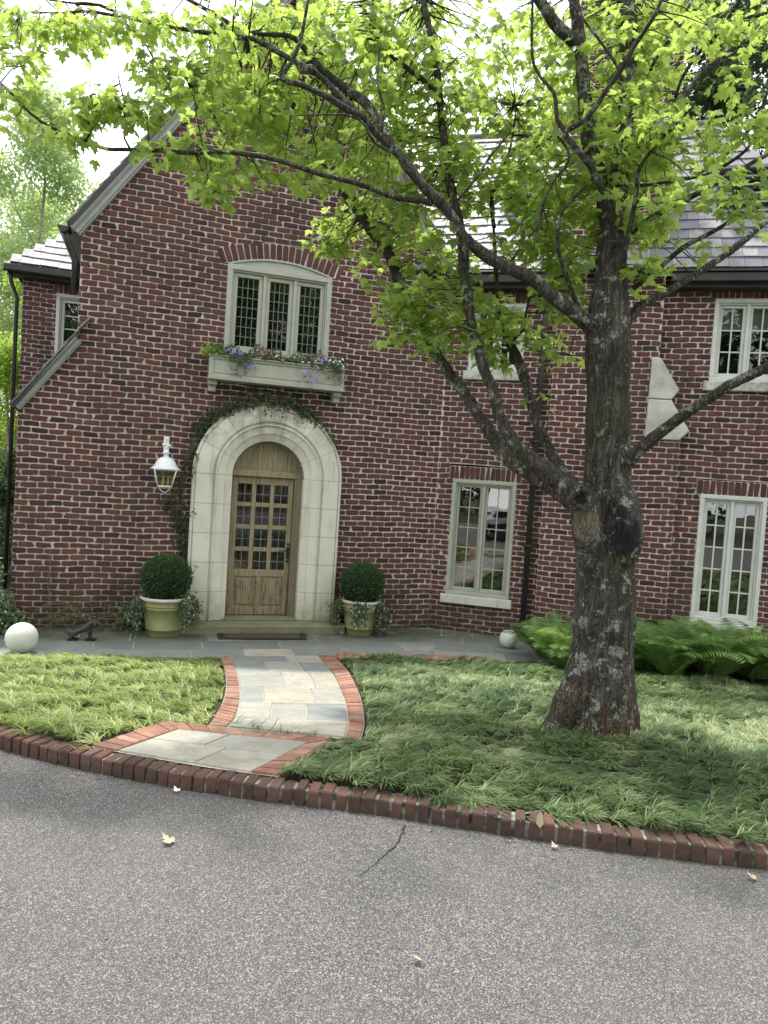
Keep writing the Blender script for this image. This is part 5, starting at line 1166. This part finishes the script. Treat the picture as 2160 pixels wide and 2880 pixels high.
for k in range(34):
    if k==17: b.build('trailing_stem',M['stem'],wb); b=MB()
    u=rs.uniform(bu0+.25,bu0+.55) if k<17 else rs.uniform(bu1-.65,bu1-.05); L=rs.uniform(.05,.26); path=[PA(u+f*rs.uniform(-.05,.08),bz1+.02-L*f*f,OF+.02+.03*math.sin(f*3)) for f in (0,.3,.6,.85,1)]
    b.tube(path,.0022,4,cap=False); P2+=[p[:] for p in path for _ in range(4)]
b.build('trailing_stem',M['stem'],wb); P2=np.array(P2)+r.normal(0,.012,(len(P2),3)); m_=len(P2)
scatter('trailing_leaves',ovl,ovf,P2,r.uniform(0,6.28,m_),r.normal(-.8,.4,m_),r.normal(0,.4,m_),r.uniform(.018,.032,m_),M['ivy'],wb,.2+.6*r.random(m_))
def flowers(name,mat,pts,s):
    for p in pts:
        c=PA(*p); f=MB(); e1=Vector((rs.uniform(-1,1),-.4,rs.uniform(-1,1))).normalized(); nn=Vector((rs.uniform(-.5,.5),-1,rs.uniform(.1,.9))).normalized(); e1=(e1-nn*e1.dot(nn)).normalized(); e2=nn.cross(e1); q=s*.55*rs.uniform(.8,1.25)
        vs=[c]+[c+(e1*math.cos(PI*k/5)+e2*math.sin(PI*k/5))*q*(1 if k%2==0 else .55)+nn*q*.25 for k in range(10)]
        f.add(vs,[(0,k+1,(k+1)%10+1) for k in range(10)]); f.build(name,mat,wb)
flowers('purple_flower',M['purple'],[(rs.gauss(m0,.05),bz1+rs.gauss(dz_,.03),OF+.02+rs.uniform(-.05,.02)) for m0,dz_,k in ((bu0+.32,.05,10),(bu0+.50,-.12,6),(bu1-.62,-.09,4),(bu1-.47,-.17,3),(bu1-.36,-.21,2),(bu1-.3,.06,5)) for _ in range(k)],.046)
flowers('yellow_flower',M['yellowp'],[(rs.uniform(bu0+.45,bu1-.35),bz1+rs.uniform(.02,.09),OF+rs.uniform(-.08,.02)) for _ in range(18)],.036)
flowers('pink_flower',M['pinkp'],[(rs.gauss(m0,.06),bz1+rs.uniform(.05,.14),OF+rs.uniform(-.12,.0)) for m0 in (bu0+.78,bu1-.42) for _ in range(8)],.05)
flowers('white_flower',M['whitep'],[(rs.uniform(bu1-.4,bu1),bz1+rs.uniform(-.03,.12),OF+rs.uniform(-.08,.03)) for _ in range(26)],.032)
n=420; uu=r.normal(bu0+.05,.07,n); P=np.array([PA(a,bz1+abs(r.normal(0,.07)),OF-.05+r.normal(0,.04))[:] for a in uu])
scatter('lime_foliage',ovl,ovf,P,r.uniform(0,6.28,n),r.normal(-.1,.6,n),r.normal(0,.5,n),r.uniform(.03,.05,n),M['maple'],wb,.7+.3*r.random(n))
# ------------------------------------------------------------------ wall lantern
LO=.24; lu,lz=onw(460,1420,TA,LO); lan=tag(empty('wall_lantern',PA(lu,lz,LO)),'white metal lantern with domed cap and glass sides on the wall left of the door','lantern')
cb=PA(lu,lz,LO)
b=MB(); hw=.185
zt_=onw(460,1323,TA,LO)[1]; zbm=onw(458,1372,TA,LO)[1]
z_br=onw(460,1318,TA,LO)[1]; z_bt=onw(450,1372,TA,LO)[1]
b.lathe((cb.x,cb.y,0),[(.001,z_br+.155),(.03,z_br+.153),(.06,z_br+.145),(.10,z_br+.12),(.128,z_br+.075),(.135,z_br+.045),(.142,z_br+.043),(.142,z_br+.035),(.15,z_br+.032),(.165,z_br+.012),(.19,z_br+.002),(.19,z_br-.008),(.14,z_br-.006)],32)
b.lathe((cb.x,cb.y,0),[(.032,z_br+.15),(.032,z_br+.20),(.045,z_br+.20),(.045,z_br+.207),(.001,z_br+.26)],4 if False else 20); b.build('cap',M['white_metal'],lan)
b=MB(); tz=z_br-.008; bz=z_br-.225; ht,hb=.135,.085
Pn=lambda du,z,do:PA(lu+du,z,LO+do)
for su in (-1,1):
    for so in (-1,1): b.tube([Pn(su*ht,tz,so*ht),Pn(su*hb,bz,so*hb)],.008,6)
for h_,z_ in ((ht,tz-.004),(hb,bz)):
    for (a,b_) in (((-1,-1),(1,-1)),((1,-1),(1,1)),((1,1),(-1,1)),((-1,1),(-1,-1))): b.tube([Pn(a[0]*h_,z_,a[1]*h_),Pn(b_[0]*h_,z_,b_[1]*h_)],.010 if h_==hb else .007,6)
for su in (-1,1): b.tube([Pn(su*hb*.8,bz,0),Pn(su*.05,bz-.05,0),Pn(su*.02,bz-.075,0),Pn(0,bz-.08,0)],.007,6)
b.lathe((cb.x,cb.y,0),[(.001,bz-.004),(hb*.9,bz-.004),(hb*.9,bz+.004),(.001,bz+.004)],20)
b.build('frame',M['white_metal'],lan)
b=MB()
for (a,b_) in (((-1,-1),(1,-1)),((1,-1),(1,1)),((1,1),(-1,1)),((-1,1),(-1,-1))):
    b.add([Pn(a[0]*hb,bz,a[1]*hb),Pn(b_[0]*hb,bz,b_[1]*hb),Pn(b_[0]*ht,tz,b_[1]*ht),Pn(a[0]*ht,tz,a[1]*ht)],[(0,1,2,3)])
b.build('glass_panel',M['glass_door'],lan)
for k in range(3): b=MB(); b.lathe(Pn(.04*math.cos(k*2.1),bz+.005,.04*math.sin(k*2.1)),[(.001,.12),(.011,.12),(.011,0)],10); b.build('candle',M['candle'],lan)
b=MB(); b.tube([Pn(0,z_br+.24,0),Pn(0,z_br+.27,0),Pn(.01,z_br+.33,-.02),Pn(0,z_br+.36,-.08),Pn(0,z_br+.33,-.16),Pn(0,z_br+.30,-.235)],.011,8)
b.tube([Pn(.0,z_br+.30,-.20)]+[Pn(0,z_br+.30+.045*math.sin(a),-.13+.05*math.cos(a)) for a in (0,.8,1.6,2.4,3.2,4.,4.8,5.6)],.008,8)
b.ball(Pn(0,z_br+.385,-.02),.022); b.ball(Pn(-.035,z_br+.31,-.02),.02); b.ball(Pn(.035,z_br+.30,-.02),.02)
b.bbox(PA,lu-.035,lu+.035,z_br+.22,z_br+.42,.0,.02,.004); b.build('bracket',M['white_metal'],lan)
# ------------------------------------------------------------------ climbing vine round the arch
vine=tag(empty('climbing_vine',PA(-3.6,0,.05)),'dark climbing vine over the stone arch and up the wall beside the lantern','vine')
rs=random.Random(21); b=MB(); P=[]
def vine_run(ctrl,jit,dens,spread,rr=.004,lf=1.):
    pts=[PA(*onw(x,y,TA,o),o) for x,y,o in ctrl]; fine=[]
    for i in range(len(pts)-1):
        k=max(2,int((pts[i+1]-pts[i]).length/.06))
        for s in range(k): fine.append(pts[i]+(pts[i+1]-pts[i])*s/k+Vector((rs.gauss(0,jit),rs.gauss(0,.006),rs.gauss(0,jit))))
    b.tube(fine,rr,5,cap=False)
    for p in fine:
        for _ in range(int(dens) if rs.random()>dens%1 else int(dens)+1): P.append((p.x+rs.gauss(0,spread),p.y-abs(rs.gauss(0,.02)),p.z+rs.gauss(0,spread)))
top=[(550,1195,.05),(600,1165,.08),(650,1140,.12),(700,1125,.14),(760,1122,.15),(820,1140,.14),(870,1160,.1),(900,1190,.08)]
for k in range(9): vine_run([(x+rs.uniform(-8,8),y+rs.uniform(-18,22),o) for x,y,o in top],.02,4.2,.045)
for k in range(3): vine_run([(880,1165,.06),(915,1195,.1),(940,1240,.1),(948,1265,.1)],.015,2.5,.03)
vine_run([(560,1180,.03),(620,1120,.03),(700,1090,.02),(765,1085,.02)],.02,.6,.02)
for k in range(8): vine_run([(525+rs.uniform(-14,10),1590,.03),(520+rs.uniform(-14,14),1500,.03),(510+rs.uniform(-25,12),1400,.03),(520+rs.uniform(-20,15),1320,.04),(545+rs.uniform(-12,10),1240,.05),(570,1190,.06)],.02,1.6,.03)
for k in range(7): vine_run([(520,1560,.03),(500+rs.uniform(-10,10),1470,.04),(470+rs.uniform(-16,16),1410,.05),(450+rs.uniform(-12,12),1400,.08)],.02,3.,.035)
for k in range(3): vine_run([(535,1690,.03),(525,1640,.03),(520,1560,.03)],.012,1.2,.02)
vine_run([(540,1345,.1),(552,1280,.12),(562,1270,.14)],.01,3,.02); vine_run([(540,1445,.1),(550,1430,.13)],.01,3,.02); vine_run([(528,1600,.1),(552,1590,.13),(560,1600,.13)],.01,2,.02)
P=np.array(P); n=len(P); r=np.random.default_rng(8)
b.build('stem',M['stem'],vine); scatter('foliage',ovl,ovf,P,r.uniform(0,6.28,n),r.normal(-1.0,.45,n),r.normal(0,.4,n),r.uniform(.025,.05,n),M['vine'],vine)
# wild creeper at the foot of the left wall
crp=tag(empty('creeper',PA(-4.9,0,.2)),'straggling thin stemmed creeper at the foot of the left wall','creeper')
b=MB(); P=[]
for k in range(26):
    x=rs.uniform(60,300); y=rs.uniform(1735,1790); dx_=rs.uniform(60,190); hh_=rs.uniform(10,60); o_=rs.uniform(.05,.3)
    vine_run([(x,y,o_),(x+dx_*.3,y-hh_*.7,o_+.03),(x+dx_*.7,y-hh_,o_),(x+dx_,y-hh_*.2,o_+.03)],.008,.55,.02,.0028)
for k in range(60):
    x,y=rs.gauss(370,22),rs.uniform(1700,1770); vine_run([(x,y,.15),(x+rs.uniform(-25,15),y+rs.uniform(10,24),.25)],.01,5,.03,.003)
for k in range(3): vine_run([(130+k*12,1760,.03),(135+rs.uniform(-6,6),1690,.03),(140,1600,.02),(142,1530,.02)],.008,.25,.02,.003)
P=np.array([p for p in P if p[2]>.01]); n=len(P)
b.build('stem',M['stem'],crp); scatter('foliage',ovl,ovf,P,r.uniform(0,6.28,n),r.normal(-.8,.5,n),r.normal(0,.4,n),r.uniform(.03,.055,n),M['shrub'],crp,(.2+.5*r.random(n)))
# variegated shrub at the far left
sb=tag(empty('variegated_shrub',(-4.95,8.75,0)),'pale edged leafy shrub at the left end of the wall behind the ball','shrub')
blobs=[(-4.75,8.8,.35,.32),(-4.95,8.9,.65,.30),(-5.1,8.8,.3,.4),(-4.55,8.75,.2,.25),(-4.4,8.8,.13,.2),(-4.8,8.85,.8,.18),(-5.0,9.0,.95,.2),(-5.1,9.2,1.2,.2)]
Pq,y_,t_,r_,s_,c_=crown_cloud(5200,blobs,.05,61); Pq[:,2]=np.abs(Pq[:,2])+.01
scatter('foliage',ovl,ovf,Pq,y_,t_,r_,s_,M['shrub'],sb,r.random(len(Pq))); b=MB()
for q in blobs: b.tube([Vector((-4.95,8.85,0)),Vector(q[:3])],[.012,.006],5)
b.build('stem',M['stem'],sb)
# ------------------------------------------------------------------ ferns
def fern(name,base,label,group,seed,nf=16,size=.6):
    t=tag(empty(name,base),label,'fern',group); rs=random.Random(seed); V=[];Fq=[];C=[]; B=Vector(base); st=MB()
    for k in range(nf):
        a=2*PI*k/nf+rs.uniform(-.3,.3); L=size*rs.uniform(.75,1.15); el=rs.uniform(.95,1.5); cc=rs.random(); path=[]
        for s in range(13):
            f=s/12; ang=el-f**2.2*(1.55+rs.uniform(-.05,.05)); path.append((f,ang))
        p=B.copy(); pts=[p.copy()]
        for s in range(1,13):
            ang=path[s][1]; p=p+Vector((math.cos(a)*math.cos(ang),math.sin(a)*math.cos(ang),math.sin(ang)))*(L/12); p.z=max(p.z,B.z+.03); pts.append(p.copy())
        st.tube(pts,[.004*(1-.8*i/12) for i in range(13)],4,cap=False)
        n=24
        for s in range(2,n):
            f=s/n; i=f*12; i0=int(i); q=pts[i0]+(pts[min(i0+1,12)]-pts[i0])*(i-i0); tdir=(pts[min(i0+1,12)]-pts[i0]).normalized()
            sd=tdir.cross(Vector((0,0,1))).normalized(); up=sd.cross(tdir)
            pl=.17*L/.6*math.sin(PI*min(1,f*.86+.10))**.8; w=L/n*.42
            for sg in (-1,1):
                tip=q+sd*sg*pl+tdir*pl*.35-up*pl*.28; m_=(q+tip)/2+up*pl*.03
                b0=len(V); V+= [(q-tdir*w)[:],(m_-tdir*w*.9)[:],tip[:],(m_+tdir*w*.9)[:]]; Fq.append((b0,b0+1,b0+2,b0+3)); C+=[min(1,max(0,cc*.85+.25*rs.random()-.05))]*4
    st.build('stalk',M['stem'],t); rawmesh('fronds',np.array(V),np.array(Fq),M['fern'],t,np.array(C)); return t
fl_=[(1535,1858,.5,'bright fern clump between the smaller stone ball and the maple trunk'),(1580,1880,.55,'bright fern clump directly left of the maple trunk'),(1620,1850,.55,'fern clump partly behind the left side of the maple trunk')]
gnr='ferns along the foot of the wall right of the trunk'
for i,(px,py,s,lab) in enumerate(fl_): q=ong(px,py); fern('fern',(q.x,q.y,float(gz(q.x,q.y))),lab,None,100+i,22,s*1.35)
fr2=[(1815,1850,.55),(1880,1868,.62),(1945,1845,.6),(2000,1875,.66),(2060,1850,.62),(2115,1880,.68),(2150,1845,.6),(1850,1825,.5),(1915,1815,.5),(1985,1818,.5),(2070,1820,.5),(2190,1880,.6),(1800,1800,.5),(1870,1790,.5),(1950,1790,.5),(2030,1795,.5),(2110,1800,.5)]
ferns_lab='green fern in the bank of ferns under the window right of the trunk'
for i,(px,py,s) in enumerate(fr2): q=ong(px,py+38); fern('fern',(q.x,q.y,float(gz(q.x,q.y))),ferns_lab,gnr,120+i,24,s*1.35)
# ------------------------------------------------------------------ fallen leaves and a seedling
def fallen(px,py,z,size,label,mat,yaw,tilt,curl=.5):
    p=onz(px,py,z); o=scatter('fallen_leaf',ovl if size==.075 else ml,ovf if size==.075 else mf,np.array([p[:]]),np.array([yaw]),np.array([tilt]),np.array([.1]),np.array([size]),mat,None,np.array([.8]),curl=-curl); tag(o,label,'leaf'); return o
fallen(482,2368,.565,.065,'dry tan leaf lying flat in the middle left of the driveway',M['deadleaf'],1.1,.1)
fallen(1180,2695,.565,.035,'small curled dark leaf on the asphalt near the bottom centre',M['deadleaf'],2.1,.2)
fallen(1562,2382,.565,.035,'pale dry leaf on the asphalt just below the tan leaf on the kerb',M['deadleaf'],.4,.1)
fallen(2125,2470,.565,.045,'dry leaf at the right edge of the driveway below the kerb',M['deadleaf'],.9,.1)
fallen(500,2224,.565,.04,'small pale leaf fragment on the asphalt by the kerb left of centre',M['whitep'],.9,.1)
fallen(1520,2330,.66,.075,'large tan leaf standing on the kerb edge against the grass',M['deadleaf'],.3,1.1)
r=np.random.default_rng(91); n=150; ux=r.uniform(-3.2,3.2,n); P=np.stack([ux,yk(ux)-.015-np.abs(r.normal(0,.05,n)),np.full(n,.556)],-1)
P2=np.stack([r.uniform(-3.5,3.5,40),r.uniform(2.,3.6,40),np.full(40,.555)],-1); P=np.concatenate([P,P2]); P[:,1]=np.minimum(P[:,1],yk(P[:,0])-.012); n=len(P)
lt=scatter('leaf_litter',ovl,ovf,P,r.uniform(0,6.28,n),r.normal(.1,.15,n),r.normal(0,.2,n),r.uniform(.006,.020,n),M['twiglitter']); tag(lt,'tiny dry leaf scraps and grit gathered along the foot of the kerb','leaf litter',kind='stuff')
# ------------------------------------------------------------------ white pickup beside the camera (seen in the glass)
car=tag(empty('parked_car',(-2.4,-1.8,.55)),'white car parked on the driveway, mirrored in the narrow window','car')
C0=Vector((-2.4,-1.8,.55)); ca=R(-16); 
def CP(x,y,z): return C0+Vector((x*math.cos(ca)-y*math.sin(ca),x*math.sin(ca)+y*math.cos(ca),z))
prof=[(2.35,.35),(2.42,.62),(2.36,.98),(2.15,1.08),(1.15,1.16),(.45,1.72),(.1,1.80),(-1.3,1.80),(-2.2,1.66),(-2.35,1.1),(-2.38,.4)]
b=MB(); ws=[(-.96,.0),(-.90,1),(.90,1),(.96,0)]
rings=[]
for y,z in prof:
    k=1 if z<1.2 else .84
    rings.append([CP(-.93*k,y,z),CP(-.80*k,y+.05*(1 if y>0 else -1),z+.015),CP(0,y+.09*(1 if y>0 else -1),z+.03),CP(.80*k,y+.05*(1 if y>0 else -1),z+.015),CP(.93*k,y,z)])
for i in range(len(rings)-1): b.add(rings[i]+rings[i+1],[(j_,j_+1,6+j_,5+j_) for j_ in range(4)],0,.5,True)
for sgn in (-1,1): b.add([CP(sgn*.93*(1 if z<1.2 else .84),y,z) for y,z in prof],[tuple(range(len(prof)))])
b.build('body',M['carpaint'],car)
b=MB(); b.add([CP(-.74,1.12,1.20),CP(.74,1.12,1.20),CP(.66,.52,1.68),CP(-.66,.52,1.68)],[(0,1,2,3)]); b.build('windscreen',M['black'],car)
b=MB(); b.hexa([CP(-.55,2.44,.72),CP(.55,2.44,.72),CP(.55,2.54,.72),CP(-.55,2.54,.72),CP(-.55,2.44,.92),CP(.55,2.44,.92),CP(.55,2.53,.92),CP(-.55,2.53,.92)]); b.hexa([CP(-.7,2.42,.36),CP(.7,2.42,.36),CP(.7,2.5,.36),CP(-.7,2.5,.36),CP(-.7,2.44,.52),CP(.7,2.44,.52),CP(.7,2.52,.52),CP(-.7,2.52,.52)]); b.build('grille',M['black'],car)
for sg in (-1,1):
    b=MB(); b.ball(CP(sg*.74,2.36,.84),.16,scale=(1,.7,.6)); b.build('headlight',M['chrome'],car)
    b=MB(); b.ball(CP(sg*1.02,.95,1.22),.12,scale=(.9,.6,.8)); b.build('mirror',M['carpaint'],car)
    for yy in (1.45,-1.45):
        b=MB(); c0=CP(sg*.80,yy,.34); c1=CP(sg*.96,yy,.34); b.tube([c0,c1],.34,24); w_=b.build('wheel',M['tyre'],car)
        b=MB(); b.tube([c1-(c1-c0)*.05,c1+(c1-c0)*.03],.2,20); b.build('rim',M['chrome'],w_)
# ------------------------------------------------------------------ camera, light, world
cam=bpy.data.cameras.new('camera'); co=bpy.data.objects.new('camera',cam); col.objects.link(co); scene.camera=co
from mathutils import Matrix
co.matrix_world=Matrix(((RR.x,UU.x,-FF.x,0),(RR.y,UU.y,-FF.y,0),(RR.z,UU.z,-FF.z,H),(0,0,0,1)))
cam.sensor_fit='VERTICAL'; cam.sensor_height=36; cam.lens=36*F/2880; cam.clip_end=500; cam.clip_start=.05
EL,AZ=R(72),R(-22)   # azimuth from +Y towards +X
sd=Vector((math.sin(AZ)*math.cos(EL),math.cos(AZ)*math.cos(EL),math.sin(EL)))
sun=bpy.data.lights.new('sun','SUN'); so=bpy.data.objects.new('sun',sun); col.objects.link(so); so.rotation_euler=sd.to_track_quat('Z','Y').to_euler()
sun.energy=5.; sun.angle=R(2.5); sun.color=(1,.965,.91)
w=bpy.data.worlds.new('World'); scene.world=w; w.use_nodes=True; nt=w.node_tree; nt.nodes.clear()
sk=nt.nodes.new('ShaderNodeTexSky'); sk.sky_type='NISHITA'; sk.sun_disc=False; sk.sun_elevation=EL; sk.sun_rotation=AZ; sk.dust_density=4; sk.air_density=1.2; sk.ozone_density=1
mx=nt.nodes.new('ShaderNodeMix'); mx.data_type='RGBA'; mx.inputs[0].default_value=.75; nt.links.new(sk.outputs[0],mx.inputs[6]); mx.inputs[7].default_value=(18.0,18.2,18.4,1)
bg=nt.nodes.new('ShaderNodeBackground'); bg.inputs[1].default_value=.15; nt.links.new(mx.outputs[2],bg.inputs[0]); ow=nt.nodes.new('ShaderNodeOutputWorld'); nt.links.new(bg.outputs[0],ow.inputs[0])
scene.render.engine='CYCLES'; scene.view_settings.view_transform='Standard'; scene.view_settings.look='None'; scene.view_settings.exposure=0; scene.view_settings.gamma=1
scene.cycles.max_bounces=8; scene.cycles.transparent_max_bounces=8; scene.cycles.use_denoising=True
